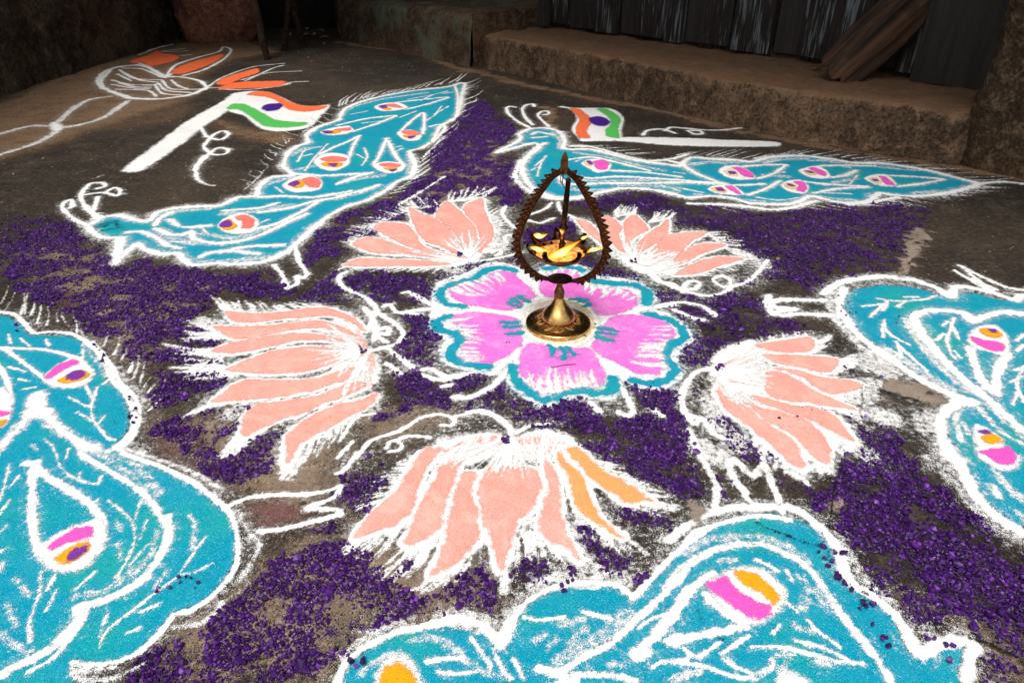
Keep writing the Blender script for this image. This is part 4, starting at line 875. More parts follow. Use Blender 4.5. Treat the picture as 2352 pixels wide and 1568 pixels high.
# ------------------------------------------------------------------ violet rock salt, strewn between the drawings
SALT = [  # outline in image tile pixels, grains per square metre, share that may lie on powder
    ('D -40 130 0 100 200 20 350 0 480 10 570 70 700 170 790 285 1000 220 1200 280 1500 330 1700 330 1850 300 1900 400 2000 440 1950 500 1700 480 1450 450 1440 560 1300 640 1350 700 1500 780 1450 830 1200 800 1450 900 1440 960 1150 960 1100 1000 1540 1020 1500 1090 1250 1180 1100 1220 1000 1230 1050 1100 930 980 850 870 700 760 550 700 450 600 250 520 100 430 -40 300', .85),
    ('D 0 -30 200 -40 450 -60 560 30 400 0 200 20 0 60', .25),
    ('D 1000 1400 1250 1290 1590 1220 1570 1350 1430 1500 G 1500 40 1850 60 1750 240 1600 240 1400 170 1280 30', .95),
    ('D 1650 1440 1850 1400 1870 1470 1750 1568 G 1650 40 1600 60', .9),
    ('G 2250 260 2350 250 H 60 350 60 420 0 560 G 2150 560 2060 560 2200 480', .8),
    ('G 1650 920 1800 760 2050 640 2300 590 H 120 660 270 690 200 790 350 800 550 730 520 830 400 900 480 960 700 940 850 760 960 720 1040 850 1070 960 1010 1120 900 1050 700 1050 400 1120 280 1210 200 1260 50 1350 0 1330 G 2200 1400 2000 1480 1850 1600 830 1600 1050 1400 1200 1280 1400 1150 1550 1000', 1.05),
    ('H 1150 870 1220 740 1320 690 1400 760 1440 860 1380 910 1200 900', .75),
    ('H 1600 520 1680 530 1750 630 1900 690 2000 790 1960 900 1850 860 1750 740 1600 640', .85),
    ('H 1810 430 2000 420 2240 480 2270 560 2200 620 2080 600 1950 520', .9),
    ('H 30 100 200 40 260 60 200 170 350 120 390 160 350 230 250 300 220 420 40 420 60 250', .8),
    ('E 40 370 100 320 240 300 420 340 560 370 650 420 690 500 600 520 400 460 480 530 300 500 170 500 90 440', .85),
    ('E 350 860 460 700 430 620 540 590 620 650 720 760 720 860 640 950 720 980 560 960 640 1050 760 1160 740 1240 560 1200 460 1250 380 1350 250 1340 300 1240 340 1100 390 980', 1.0),
    ('E 740 1090 870 1020 1000 990 1060 1030 920 1090 790 1140', .8),
    ('E 780 1200 900 1180 1000 1090 1150 1060 1230 1170 1400 1220 1550 1170 1720 1160 1800 1270 1950 1320 2100 1260 1900 1080 1930 1010 2050 1080 2200 1060 2280 1100 2340 1400 2350 1568 1950 1568 1700 1500 1480 1380 1200 1310 1100 1230 850 1220', .95),
    ('H 1680 0 2350 0 2350 280 2250 290 2050 240 1950 130 1800 70', 1.0),
    ('E 640 380 700 330 850 270 1050 240 1200 180 1260 240 1180 300 1100 280 850 350 700 390', .6),
    ('B 940 680 990 680 1100 780 1200 880 1100 980 1010 1040 1190 1070 1190 1180 1260 1310 1200 1380 1080 1400 1100 1310 900 1330 720 1330 650 1440 540 1410 520 1350 400 1350 440 1480 250 1500 0 1510 0 1470 200 1390 420 1310 520 1220 620 1150 620 1010 740 890 830 760', 1.15),
    ('E -150 30 0 30 150 10 270 60 120 110 -150 110', .9), ('E -150 160 0 160 90 170 80 200 0 230 -150 210', .8),
    ('D 2020 200 2100 80 2300 0 2350 60 2150 120 2250 160 2200 200 2100 290 2030 280', .9),
    ('D 1980 500 2100 430 2230 310 2250 350 2200 410 2270 450 2350 470 2350 530 2100 520', .9),
    ('E 1250 100 1260 20 B 1280 1540 1450 1500 1550 1460 1600 1568 E 1450 90 1350 130', 1.0),
    ('E 1380 150 1500 90 1560 20 1640 120 1700 200 1720 260 1600 200', .25),
    ('E 1600 220 1750 260 1850 300 2000 350 2030 400 1900 390 1750 340', .6),
    ('B 1560 1370 1750 1330 1960 1280 2150 1320 2270 1370 C 0 1380 300 1390 650 1440 900 1400 1100 1370 1550 1360 1720 1430 1680 1500 1600 1568 F 1560 130 1600 200 1580 260 1500 240 1440 310 1250 350 1000 460 900 440 800 390 650 380 450 400 600 250 480 190 220 90 350 40 0 -10 B 2200 1480 2000 1440 1800 1420', .5),
    ('F -100 460 0 460 250 480 560 450 620 540 620 620 850 650 940 700 850 740 500 760 380 790 280 850 200 930 80 960 50 880 110 730 30 650 -100 590', .6),
    ('F 1180 1290 1260 1280 1480 1420 1500 1540 I 1560 60 1700 200 1900 340 2000 400 2400 640 2400 1420 2200 1330 2050 1280 1960 1160 1700 1170 1500 1080 1350 960 1250 800 1200 650 1060 540 1060 440 900 360 740 330 700 230 760 150 940 290 1100 240 1120 40 F 1120 1500 1220 1460', 1.1),
    ('I 2060 1380 2400 1500 2400 1620 2100 1620', .9), ('I 600 60 720 70 740 160 680 110', .9),
    ('F -60 1050 40 1300 0 1320 -60 1300', .7), ('F 210 1290 280 1250 320 1330 380 1390 560 1480 640 1568 I 700 100 600 100 F 450 1568 300 1420', .7),
    ('F -40 1400 70 1430 30 1568 I 0 60 -40 60', .6), ('I -40 0 50 0 40 180 200 280 240 360 100 340 -40 220', .5), ('I 230 130 290 190 300 290 430 400 340 390 250 250', .5),
    ('F 80 1110 170 1120 190 1150 240 1230 180 1220', .3),
]
SPECKS = [('E 790 210 840 190 830 230', 9, .0026), ('E 1960 260 1995 235 2020 262', 10, .0026), ('E 150 830 175 820 200 850 165 890', 8, .0024), ('E 1100 1440 1150 1430 1165 1480 1110 1480', 14, .0022), ('F 270 980 300 950 335 960 320 1000', 10, .0024),
          ('G 1000 880 1300 860 1500 930 1200 1020 1080 1010', 9, .002), ('I 960 640 1140 700 1110 940 980 880', 9, .0026), ('I 1120 900 1380 1060 1250 1100 1180 960', 10, .0024), ('I 1300 1150 1520 1300 1450 1380', 5, .0024), ('I 1580 1200 1900 1350 1840 1440', 8, .0022), ('I 1110 700 1150 720 1130 740', 1, .0042), ('I 1990 1190 2020 1220 1980 1230', 1, .0042), ('E 1120 790 1170 800 1150 820', 3, .0018), ('E 1630 740 1690 750 1640 780', 9, .0016), ('E 1730 660 1740 690 1720 680', 2, .0018),
          ('H 1530 800 1620 820 1570 920', 6, .0026), ('H 1940 880 2080 860 2000 920', 9, .0026), ('H 1470 930 1560 900 1550 1000', 4, .002), ('H 80 1430 200 1430 120 1480', 3, .003), ('D 80 660 140 680 100 790', 3, .0026), ('D 600 760 760 860 700 980', 10, .0022), ('D 860 1120 960 1300 860 1400', 9, .0022), ('B 620 960 660 980 560 1140 500 1160', 9, .0022), ('B 1200 1240 1340 1300 1260 1320', 8, .0022), ('B 1380 560 1400 600 1370 590', 1, .002), ('C 1500 1320 1700 1360 1550 1380', 8, .002), ('C 320 1310 400 1330 340 1350', 4, .0022), ('F 700 1200 1200 1260 700 1320', 6, .0016), ('F 430 780 460 830 420 820', 3, .0018), ('F 1120 940 1180 980 1130 970', 2, .0026), ('F 1380 1010 1420 1030 1390 1040', 3, .0022), ('F 1150 760 1260 560 1000 420 1080 540', 10, .0018), ('C 720 890 740 910 730 915', 1, .002), ('B 1830 980 1900 950 1860 990', 3, .0018)]


def covered(x, y):
    v = np.zeros(len(x))
    for x0, y0, c, A in LAYERS:
        i, j = ((x - x0) / c).astype(int), ((y - y0) / c).astype(int)
        ok = (i >= 0) & (j >= 0) & (i < A.shape[1]) & (j < A.shape[0])
        v[ok] = np.maximum(v[ok], A[j[ok], i[ok]])
    return v


px, py, pr, pz = [], [], [], []
BASE_N = 360000
for s, dens in SALT:
    pg = smooth(ground(s), True, 3)
    lo, hi = pg.min(0), pg.max(0)
    nn_ = int((hi - lo).prod() * BASE_N * dens)
    x, y = lo[0] + (hi[0] - lo[0]) * RNG.random(nn_), lo[1] + (hi[1] - lo[1]) * RNG.random(nn_)
    edge = .03
    k = in_poly(x + edge * (vnoise(x, y, 40, 51, 2) - .5), y + edge * (vnoise(x, y, 40, 52, 2) - .5), pg)
    x, y = x[k], y[k]
    cl = vnoise(x, y, 34, 61, 3)
    k = RNG.random(len(x)) < np.clip((cl - .31) * 5.0, 0.07, 1.0)
    x, y, cl = x[k], y[k], cl[k]
    cv = covered(x, y)
    k = RNG.random(len(x)) < np.where(cv < .42, 1.0, np.where(cv < .8, .42, .10))
    x, y, cl = x[k], y[k], cl[k]
    rad = np.exp(RNG.normal(math.log(.00102), .38, len(x)))
    big_ = RNG.random(len(x)) < .02
    rad = np.where(big_, rad * 1.75, rad)
    px.append(x); py.append(y); pr.append(np.clip(rad, .0007, .0052))
    pz.append(np.clip(cl - .5, 0, .4) * .008 * RNG.random(len(x)))
for s, k_, rd in SPECKS:
    pg = ground(s)
    lo, hi = pg.min(0), pg.max(0)
    q = 0
    while q < k_:
        x, y = RNG.uniform(lo, hi)
        if in_poly(np.array([x]), np.array([y]), pg)[0]:
            px.append([x]); py.append([y]); pr.append([rd * RNG.uniform(.6, 1.2)]); pz.append([.0022])
            q += 1
px, py, pr, pz = map(np.concatenate, (px, py, pr, pz))
print('salt grains', len(px))
# lumps: eight convex crystals for near grains, four coarse ones for far grains
bm = bmesh.new(); bmesh.ops.create_icosphere(bm, subdivisions=1, radius=1)
icov = np.array([v.co for v in bm.verts]); icof = np.array([[v.index for v in f.verts] for f in bm.faces]); bm.free()
octv = np.array([(1, 0, 0), (0, 1, 0), (-1, 0, 0), (0, -1, 0), (0, 0, 1), (0, 0, -1)], float)
octf = np.array([(0, 1, 4), (1, 2, 4), (2, 3, 4), (3, 0, 4), (1, 0, 5), (2, 1, 5), (3, 2, 5), (0, 3, 5)])
def lumps(sel, bv, bf):
    n = sel.sum()
    k = len(bv)
    v = bv[None] * (1 + RNG.uniform(-.32, .32, (n, k, 1))) + RNG.uniform(-.18, .18, (n, k, 3))
    v *= RNG.uniform(.75, 1.3, (n, 1, 3)) * np.array([1, 1, .85])
    a = RNG.uniform(0, 2 * np.pi, n); t = RNG.uniform(-.9, .9, n)
    ca, sa, ct, st = np.cos(a)[:, None], np.sin(a)[:, None], np.cos(t)[:, None], np.sin(t)[:, None]
    y, z = v[..., 1] * ct - v[..., 2] * st, v[..., 1] * st + v[..., 2] * ct
    x, y = v[..., 0] * ca - y * sa, v[..., 0] * sa + y * ca
    r = pr[sel][:, None]
    V = np.stack([x * r + px[sel][:, None], y * r + py[sel][:, None], z * r + (pr * .62 + pz)[sel][:, None] + .0004], -1)
    Fc = bf[None] + (np.arange(n) * k)[:, None, None]
    tint = np.repeat(RNG.random(n), k)
    return V.reshape(-1, 3), Fc.reshape(-1, 3), tint
near = (pr > .0017) & (np.hypot(px, py) < 1.2)
v1, f1, t1 = lumps(near, icov, icof)
v2, f2, t2 = lumps(~near, octv, octf)
m, n, l, b = nmat('violet_salt')
tn = nd(n, 'ShaderNodeAttribute', attribute_name='tint').outputs['Fac']
cr = n.new('ShaderNodeValToRGB')
l.new(tn, cr.inputs[0])
e = cr.color_ramp.elements
e[0].position, e[0].color = 0.0, (0.020, 0.0025, 0.044, 1)
e[1].position, e[1].color = 1.0, (0.19, 0.055, 0.38, 1)
q = e.new(0.7); q.color = (0.044, 0.0056, 0.104, 1)
q = e.new(0.93); q.color = (0.074, 0.013, 0.170, 1)
geo = n.new('ShaderNodeNewGeometry')
c = mixc(n, l, mapr(n, l, tex(n, l, geo.outputs['Position'], 700, 2), .58, .72, 0, .5), cr.outputs[0], (0.12, 0.035, 0.28))
l.new(c, b.inputs['Base Color'])
b.inputs['Roughness'].default_value = 0.4
b.inputs['Specular IOR Level'].default_value = 0.3
salt = mesh_np('violet_salt', np.vstack([v1, v2]), np.vstack([f1, f2 + len(v1)]), m, None, {'tint': np.r_[t1, t2]})
tag(salt, 'violet rock salt grains strewn over the dark ground between the drawings', 'coloured salt', kind='stuff')

# loose grit and crumbs of earth lying about the yard
ng = 5200
gxy = np.stack([RNG.uniform(-1.75, 1.9, ng), RNG.uniform(.35, 3.9, ng)], 1)
kk = (covered(gxy[:, 0], gxy[:, 1]) < .3) & (((gxy - np.array([-.119, 3.196])) @ np.array([.775, .632])) < -.12)
gxy = gxy[kk]
px, py, pz = gxy[:, 0], gxy[:, 1], np.zeros(len(gxy)) - .0005
pr = np.clip(np.exp(RNG.normal(math.log(.0013), .5, len(gxy))), .0005, .006)
v3, f3, t3 = lumps(np.ones(len(gxy), bool), octv, octf)
m, n, l, b = nmat('grit')
tn = nd(n, 'ShaderNodeAttribute', attribute_name='tint').outputs['Fac']
l.new(mixc(n, l, tn, (0.05, 0.035, 0.025), (0.30, 0.22, 0.15)), b.inputs['Base Color'])
b.inputs['Roughness'].default_value = .9
tag(mesh_np('grit', v3, f3, m, None, {'tint': t3}), 'brown grit and earth crumbs scattered over the yard', 'grit', kind='stuff')

# ------------------------------------------------------------------ house at the back: plastered plinth, step, door, walls, roof
def plaster_mat(name, base, dark, light, peel=None, scale=1.0, tread=None):
    m, n, l, b = nmat(name)
    geo = n.new('ShaderNodeNewGeometry')
    co = geo.outputs['Position']
    big = tex(n, l, co, 3.1 * scale, 4, .6, .4)
    mid = tex(n, l, co, 26 * scale, 6, .75, .5)
    fine = tex(n, l, co, 120 * scale, 4, .7)
    c = mixc(n, l, mapr(n, l, big, .4, .62), dark, base)
    c = mixc(n, l, mapr(n, l, mid, .50, .62, 0, .8), c, light)
    c = mixc(n, l, mapr(n, l, mid, .47, .36, 0, .8), c, tuple(v * .5 for v in dark))
    c = mixc(n, l, mapr(n, l, fine, .49, .36, 0, .75), c, tuple(v * .25 for v in dark))
    c = mixc(n, l, mapr(n, l, fine, .56, .70, 0, .4), c, tuple(min(v * 1.6, .7) for v in light))
    if tread:          # upward faces mixed to a lighter, less speckled colour than the riser
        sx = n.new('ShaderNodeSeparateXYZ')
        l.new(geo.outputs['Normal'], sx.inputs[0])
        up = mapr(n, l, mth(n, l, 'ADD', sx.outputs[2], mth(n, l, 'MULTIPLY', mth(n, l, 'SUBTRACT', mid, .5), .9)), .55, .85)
        lighter = mixc(n, l, mapr(n, l, mid, .40, .65), tread, tuple(v * 1.35 for v in tread))
        lighter = mixc(n, l, mapr(n, l, fine, .45, .34, 0, .4), lighter, tuple(v * .5 for v in tread))
        c = mixc(n, l, up, c, lighter)
    if peel:
        c = mixc(n, l, mapr(n, l, tex(n, l, co, 4, 6, .75, .3), .50, .62, 0, .7), c, peel)
    l.new(c, b.inputs['Base Color'])
    b.inputs['Roughness'].default_value = 0.95
    b.inputs['Specular IOR Level'].default_value = 0.15
    bp = nd(n, 'ShaderNodeBump', i_Strength=0.8, i_Distance=0.008)
    l.new(mth(n, l, 'ADD', mid, fine), bp.inputs['Height'])
    l.new(bp.outputs[0], b.inputs['Normal'])
    return m


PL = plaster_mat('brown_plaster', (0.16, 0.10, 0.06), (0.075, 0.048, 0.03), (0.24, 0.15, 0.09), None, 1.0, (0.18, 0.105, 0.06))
PLG = plaster_mat('peeling_plaster', (0.11, 0.07, 0.042), (0.05, 0.033, 0.021), (0.15, 0.10, 0.065), (0.13, 0.15, 0.115))
PLR = plaster_mat('rough_plaster', (0.15, 0.093, 0.05), (0.06, 0.038, 0.022), (0.21, 0.14, 0.085), None, 1.3)
MUD = plaster_mat('dark_mud', (0.085, 0.060, 0.040), (0.030, 0.022, 0.016), (0.12, 0.088, 0.06), None, .8)
LANE_SHADE = plaster_mat('lane_shade', (0.012, 0.010, 0.008), (0.006, 0.005, 0.004), (0.018, 0.014, 0.011), None, .8)  # near-black base colour carries the shade of the lane
O2, U2, N2 = np.array([-.119, 3.196]), np.array([.632, -.775]), np.array([.775, .632])
house = thing('house', 'brown plastered house front with raised doorstep and weathered plank door', 'house', (*O2, 0), math.atan2(U2[1], U2[0]))
# house-local axes: x along the front to the right, y back into the house


def grid_block(name, fun, nu, nv, mat, parent, amp=0.004, freq=14, seed=0):
    """surface fun(u,v) roughened by noise"""
    vs = []
    for j in range(nv):
        for i in range(nu):
            p = Vector(fun(i / (nu - 1), j / (nv - 1)))
            d = Vector((mnoise.noise(p * freq + Vector((seed, 0, 0))), mnoise.noise(p * freq + Vector((0, seed, 9))), mnoise.noise(p * freq + Vector((5, 0, seed)))))
            d2 = Vector((mnoise.noise(p * freq * 3.7), mnoise.noise(p * freq * 3.7 + Vector((7, 7, 7))), mnoise.noise(p * freq * 3.7 + Vector((3, 1, 2)))))
            vs.append(p + d * amp + d2 * amp * .4)
    fs = [(j * nu + i, j * nu + i + 1, (j + 1) * nu + i + 1, (j + 1) * nu + i) for j in range(nv - 1) for i in range(nu - 1)]
    return mesh_py(name, vs, fs, mat, parent, True)


def path_at(pts, t):
    """point of a polyline at fraction t of its length"""
    d = [0]
    for a, b in zip(pts, pts[1:]):
        d.append(d[-1] + math.dist(a, b))
    s = t * d[-1]
    for k in range(len(pts) - 1):
        if s <= d[k + 1] or k == len(pts) - 2:
            f = (s - d[k]) / max(d[k + 1] - d[k], 1e-9)
            return tuple(pa + (pb - pa) * f for pa, pb in zip(pts[k], pts[k + 1]))


H = .122
front = lambda x: -.075 + .018 * math.sin(x * 3.1 + .6) + .07 * max(0, (x - 1.45) / .48) ** 1.5 + .05 * max(0, (.12 - x) / .12)
def step_f(u, v):
    x = -.02 + 1.97 * u
    f = front(x)
    y, z = path_at([(f - .015, -.03), (f - .006, .02), (f + .002, H - .012), (f + .010, H - .001), (f + .03, H + .003), (.42, H + .008), (.42, -.03)], v)
    return (x, y, z)
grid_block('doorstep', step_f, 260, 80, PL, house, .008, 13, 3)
def plinth_front(u, v):
    y, z = path_at([(-.115, -.03), (-.10, .03), (-.085, .175), (-.07, .196), (-.045, .203), (1.2, .21)], v)
    return (-1.18 + 1.21 * u, y, z)
pf = grid_block('plinth', plinth_front, 90, 60, PLG, house, .008, 9, 5)
grid_block('plinth_side', lambda u, v: (.03, -.085 + 1.25 * u, -.03 + .237 * v), 40, 10, PLR, house, .004, 9, 6)
grid_block('plinth_side', lambda u, v: (-1.18, -.085 + 1.25 * u, -.03 + .237 * v), 40, 10, PLR, house, .004, 9, 7)
grid_block('pillar', lambda u, v: (*path_at([(1.955, .50), (1.93, .06), (1.935, .02), (1.96, -.005), (3.6, -.02)], u), -.03 + 2.5 * v), 120, 120, PLR, house, .012, 7, 8)


def box(name, x0, x1, y0, y1, z0, z1, mat, parent, bev=.003):
    bm = bmesh.new()
    bmesh.ops.create_cube(bm, size=1)
    for v in bm.verts:
        v.co = Vector(((x0 + x1) / 2 + v.co.x * (x1 - x0), (y0 + y1) / 2 + v.co.y * (y1 - y0), (z0 + z1) / 2 + v.co.z * (z1 - z0)))
    if bev:
        bmesh.ops.bevel(bm, geom=bm.edges[:], offset=bev, segments=1, affect='EDGES')
    return from_bm(name, bm, mat, parent)


box('wall', -1.18, .02, 1.2, 1.4, -.02, 2.5, PLR, house)
box('wall', 1.96, 3.6, .52, .8, -.02, 2.5, PLR, house)
box('wall', .03, 1.95, .26, .5, 2.0, 2.5, PLR, house)
m, n, l, b = nmat('blue_peeling_planks')
tc = n.new('ShaderNodeTexCoord')
oi = n.new('ShaderNodeObjectInfo')
mp = nd(n, 'ShaderNodeMapping'); mp.inputs['Scale'].default_value = (130, 130, 9)
l.new(tc.outputs['Object'], mp.inputs['Vector'])
off = nd(n, 'ShaderNodeVectorMath', operation='ADD'); l.new(mp.outputs[0], off.inputs[0]); l.new(mth(n, l, 'MULTIPLY', oi.outputs['Random'], 37.0), off.inputs[1])
streak = tex(n, l, off.outputs[0], 1.0, 5, .7, .3)
mp2 = nd(n, 'ShaderNodeMapping'); mp2.inputs['Scale'].default_value = (9, 9, 1.6); l.new(off.outputs[0], mp2.inputs['Vector']); mp2.inputs['Scale'].default_value = (.16, .16, .5)
patch = tex(n, l, mp2.outputs[0], 1.0, 3, .6)
f_ = mapr(n, l, mth(n, l, 'ADD', mth(n, l, 'MULTIPLY', streak, .6), mth(n, l, 'MULTIPLY', patch, .4)), .51, .58)
c = mixc(n, l, mapr(n, l, streak, .4, .6), (0.006, 0.004, 0.003), (0.022, 0.014, 0.010))
c = mixc(n, l, f_, c, (0.15, 0.175, 0.185))
l.new(c, b.inputs['Base Color']); b.inputs['Roughness'].default_value = .8
bp = nd(n, 'ShaderNodeBump', i_Strength=.8, i_Distance=.004); l.new(streak, bp.inputs['Height']); l.new(bp.outputs[0], b.inputs['Normal'])
PLANK = m
m, n, l, b = nmat('dark_wood')
tc = n.new('ShaderNodeTexCoord')
mp = nd(n, 'ShaderNodeMapping'); mp.inputs['Scale'].default_value = (45, 45, 4); l.new(tc.outputs['Object'], mp.inputs['Vector'])
g_ = tex(n, l, mp.outputs[0], 1.0, 5, .65)
l.new(mixc(n, l, mapr(n, l, g_, .35, .65), (0.012, 0.010, 0.009), (0.035, 0.028, 0.024)), b.inputs['Base Color']); b.inputs['Roughness'].default_value = .75
DARKW = m
door = link('door', None, house)
x = .02
k = 0
while x < 1.62:
    w = random.choice((.10, .12, .14, .09, .16))
    d = random.uniform(-.006, .012) + (.02 if k % 3 == 1 else 0)
    box('plank', x, x + w - .006, .315 + d, .345 + d, H + .012 + random.uniform(0, .012), 1.98, DARKW if k % 3 == 1 else PLANK, door, .004)
    x += w
    k += 1
box('door_frame', 1.66, 1.90, .285, .40, H + .004, 2.0, DARKW, house)
box('door_frame', .035, .075, .27, .312, H + .012, 2.0, DARKW, house)
box('wall', .03, 1.95, .36, .40, .0, 2.0, MUD, house, 0)
m, n, l, b = nmat('roof_tiles'); b.inputs['Base Color'].default_value = (.12, .05, .03, 1); b.inputs['Roughness'].default_value = .9
bm = bmesh.new()  # unseen roof, its overhang deepened to darken the step and door
for q in ((-1.5, -1.05, 2.16), (3.7, -1.05, 2.16), (3.7, 1.5, 2.75), (-1.5, 1.5, 2.75)):
    for dz in (0, .06):
        bm.verts.new((q[0], q[1], q[2] + dz))
bm.verts.ensure_lookup_table()
for f in ((0, 2, 4, 6), (1, 7, 5, 3), (0, 1, 3, 2), (2, 3, 5, 4), (4, 5, 7, 6), (6, 7, 1, 0)):
    bm.faces.new([bm.verts[i] for i in f])
from_bm('roof', bm, m, house)

# left boundary wall and the dark lane
bw = grid_block('boundary_wall', lambda u, v: (-1.80 - .03 * v - .3 * max(0, u - .93) * 8, .2 + 4.1 * u, -.03 + 2.2 * v), 150, 80, MUD, None, .028, 6, 11)
tag(bw, 'dark rough mud wall along the left side of the yard', 'wall')
lw_ = grid_block('lane_wall', lambda u, v: (-2.4 + 2.2 * u, 4.45, -.03 + 2.6 * v), 40, 30, LANE_SHADE, None, .04, 4, 12)
tag(lw_, 'wall closing the narrow lane at the back, its shade painted near black', 'wall')

bm = bmesh.new()  # unseen slab added overhead to darken the lane and the left corner
for q in ((-3.0, 2.35, 1.75), (-.95, 2.75, 1.75), (-.75, 4.9, 2.05), (-3.0, 4.9, 2.05)):
    for dz in (0, .07):
        bm.verts.new((q[0], q[1], q[2] + dz))
bm.verts.ensure_lookup_table()
for f in ((0, 2, 4, 6), (1, 7, 5, 3), (0, 1, 3, 2), (2, 3, 5, 4), (4, 5, 7, 6), (6, 7, 1, 0)):
    bm.faces.new([bm.verts[i] for i in f])
tag(from_bm('shade_roof', bm, MUD), 'unseen roof added to shade the poles and the lane mouth', 'roof')

# reddish boulder at the lane mouth
m = plaster_mat('red_stone', (0.26, 0.105, 0.065), (0.13, 0.05, 0.035), (0.34, 0.17, 0.115), None, 1.6)
bm = bmesh.new(); bmesh.ops.create_icosphere(bm, subdivisions=5, radius=1)
for v in bm.verts:
    q = v.co.copy()
    k = max(abs(q.x), abs(q.y), abs(q.z))
    q = q.lerp(q / k * .86, .55)
    q *= 1 + .10 * mnoise.noise(v.co * 2.2) + .05 * mnoise.noise(v.co * 6) + .02 * mnoise.noise(v.co * 17)
    v.co = Vector((q.x * .215, q.y * .2, q.z * .19))
bo = from_bm('boulder', bm, m, None, True)
bp_ = upright(505, 92, 3.95)
bo.location = (bp_.x, 3.99, .15); bo.rotation_euler = (.1, .05, .5)
tag(bo, 'reddish boulder in the dark corner beside the wooden poles', 'boulder')


def tube(name, pts, radii, mat, parent=None, seg=10, caps=True, smooth_shade=True):
    pts = [Vector(p) for p in pts]
    vs, fs = [], []
    up = Vector((0.31, 0.17, .93)).normalized()
    for i, p in enumerate(pts):
        t = (pts[min(i + 1, len(pts) - 1)] - pts[max(i - 1, 0)]).normalized()
        a = t.cross(up)
        if a.length < .05:
            a = t.cross(Vector((1, 0, 0)))
        a.normalize()
        b_ = t.cross(a)
        r_ = radii[i] if hasattr(radii, '__len__') else radii
        for k in range(seg):
            an = 2 * math.pi * k / seg
            vs.append(p + (a * math.cos(an) + b_ * math.sin(an)) * r_)
    for i in range(len(pts) - 1):
        for k in range(seg):
            fs.append((i * seg + k, i * seg + (k + 1) % seg, (i + 1) * seg + (k + 1) % seg, (i + 1) * seg + k))
    if caps:
        fs.append(tuple(range(seg - 1, -1, -1)))
        fs.append(tuple((len(pts) - 1) * seg + k for k in range(seg)))
    return mesh_py(name, vs, fs, mat, parent, smooth_shade)


m = plaster_mat('pole_bark', (0.05, 0.028, 0.016), (0.022, 0.013, 0.009), (0.08, 0.045, 0.026), None, 2)
POLES = [((612, 137), (595, 51), (575, -20), 'nearest dark wooden pole standing beside the red boulder'), ((650, 117), (658, 68), (665, -15), 'second dark wooden pole, upright, right of the nearest one'),
         ((699, 108), (679, 40), (668, -15), 'thin dark pole leaning left, third from the boulder'), ((780, 82), (775, 30), (770, -10), 'dark pole standing against the end of the plinth')]
for a, b_, c_, lab in POLES:
    g0 = plane(a[0], a[1])
    P0, P1, P2 = Vector((g0[0], g0[1], -.01)), upright(b_[0], b_[1], g0[1]), upright(c_[0], c_[1], g0[1])
    P3 = P2 + (P2 - P1).normalized() * 1.25
    pts = []
    for i in range(24):
        t = i / 23 * 3
        q = (P0, P1, P2, P3)
        k = min(int(t), 2)
        w = q[k].lerp(q[k + 1], t - k)
        pts.append(w + Vector((mnoise.noise(w * 14), mnoise.noise(w * 14 + Vector((4, 4, 4))), 0)) * .006)
    t_ = tube('wooden_pole', pts, [(.017 if 'nearest dark' in lab else .014) * (1 + .2 * mnoise.noise(q * 20)) for q in pts], m)
    tag(t_, lab, 'pole', 'wooden poles at the lane mouth')

# weathered log propped on the step
m, n, l, b = nmat('weathered_log')
tc = n.new('ShaderNodeTexCoord')
mp = nd(n, 'ShaderNodeMapping'); mp.inputs['Scale'].default_value = (38, 38, 3.5); l.new(tc.outputs['Object'], mp.inputs['Vector'])
g_ = tex(n, l, mp.outputs[0], 1.0, 6, .7, .8)
g2 = tex(n, l, tc.outputs['Object'], 9, 3, .6)
c = mixc(n, l, mapr(n, l, g_, .38, .62), (0.006, 0.0035, 0.0025), (0.10, 0.045, 0.020))
c = mixc(n, l, mapr(n, l, g2, .5, .7, 0, .6), c, (0.14, 0.07, 0.032))
l.new(c, b.inputs['Base Color']); b.inputs['Roughness'].default_value = .85
bp = nd(n, 'ShaderNodeBump', i_Strength=1, i_Distance=.008); l.new(g_, bp.inputs['Height']); l.new(bp.outputs[0], b.inputs['Normal'])
A0 = Vector((*plane(1950, 140, .175), .175)); A1 = upright(2112, -8, A0.y + .02)
ax = (A1 - A0).normalized()
L = .95
vs, fs, NS, NL = [], [], 64, 130
for j in range(NL):
    t = j / (NL - 1)
    hw, hh = .058 + .004 * t, .054 + .006 * t
    for i in range(NS):
        an = 2 * math.pi * i / NS
        ca, sa = math.cos(an), math.sin(an)
        sq = 1 / max(abs(ca), abs(sa)) ** .72
        x_, y_ = ca * hw * sq, sa * hh * sq
        nz = mnoise.noise(Vector((x_ * 26, y_ * 26, t * 3))) * .14 + mnoise.noise(Vector((ca * 4, sa * 4, t * 6))) * .16 - .05 * abs(mnoise.noise(Vector((ca * 7, sa * 7, t * 2)))) + .06 * mnoise.noise(Vector((ca * 15, sa * 15, t * 5)))
        zz = t * L + (.04 * ca - .03 * sa + .02 * mnoise.noise(Vector((ca * 3, sa * 3, 1)))) * (1 - t) ** 4
        vs.append(Vector((x_ * (1 + nz), y_ * (1 + nz), zz)))
fs = [(j * NS + i, j * NS + (i + 1) % NS, (j + 1) * NS + (i + 1) % NS, (j + 1) * NS + i) for j in range(NL - 1) for i in range(NS)]
vs += [Vector((0, 0, .02)), Vector((0, 0, L))]
fs += [(len(vs) - 2, (i + 1) % NS, i) for i in range(NS)] + [(len(vs) - 1, (NL - 1) * NS + i, (NL - 1) * NS + (i + 1) % NS) for i in range(NS)]
log = mesh_py('wooden_log', vs, fs, m, None, True)
log.rotation_euler = ax.to_track_quat('Z', 'Y').to_euler()
log.location = A0 - ax * .03
tag(log, 'weathered brown log propped on the step against the plank door', 'log')

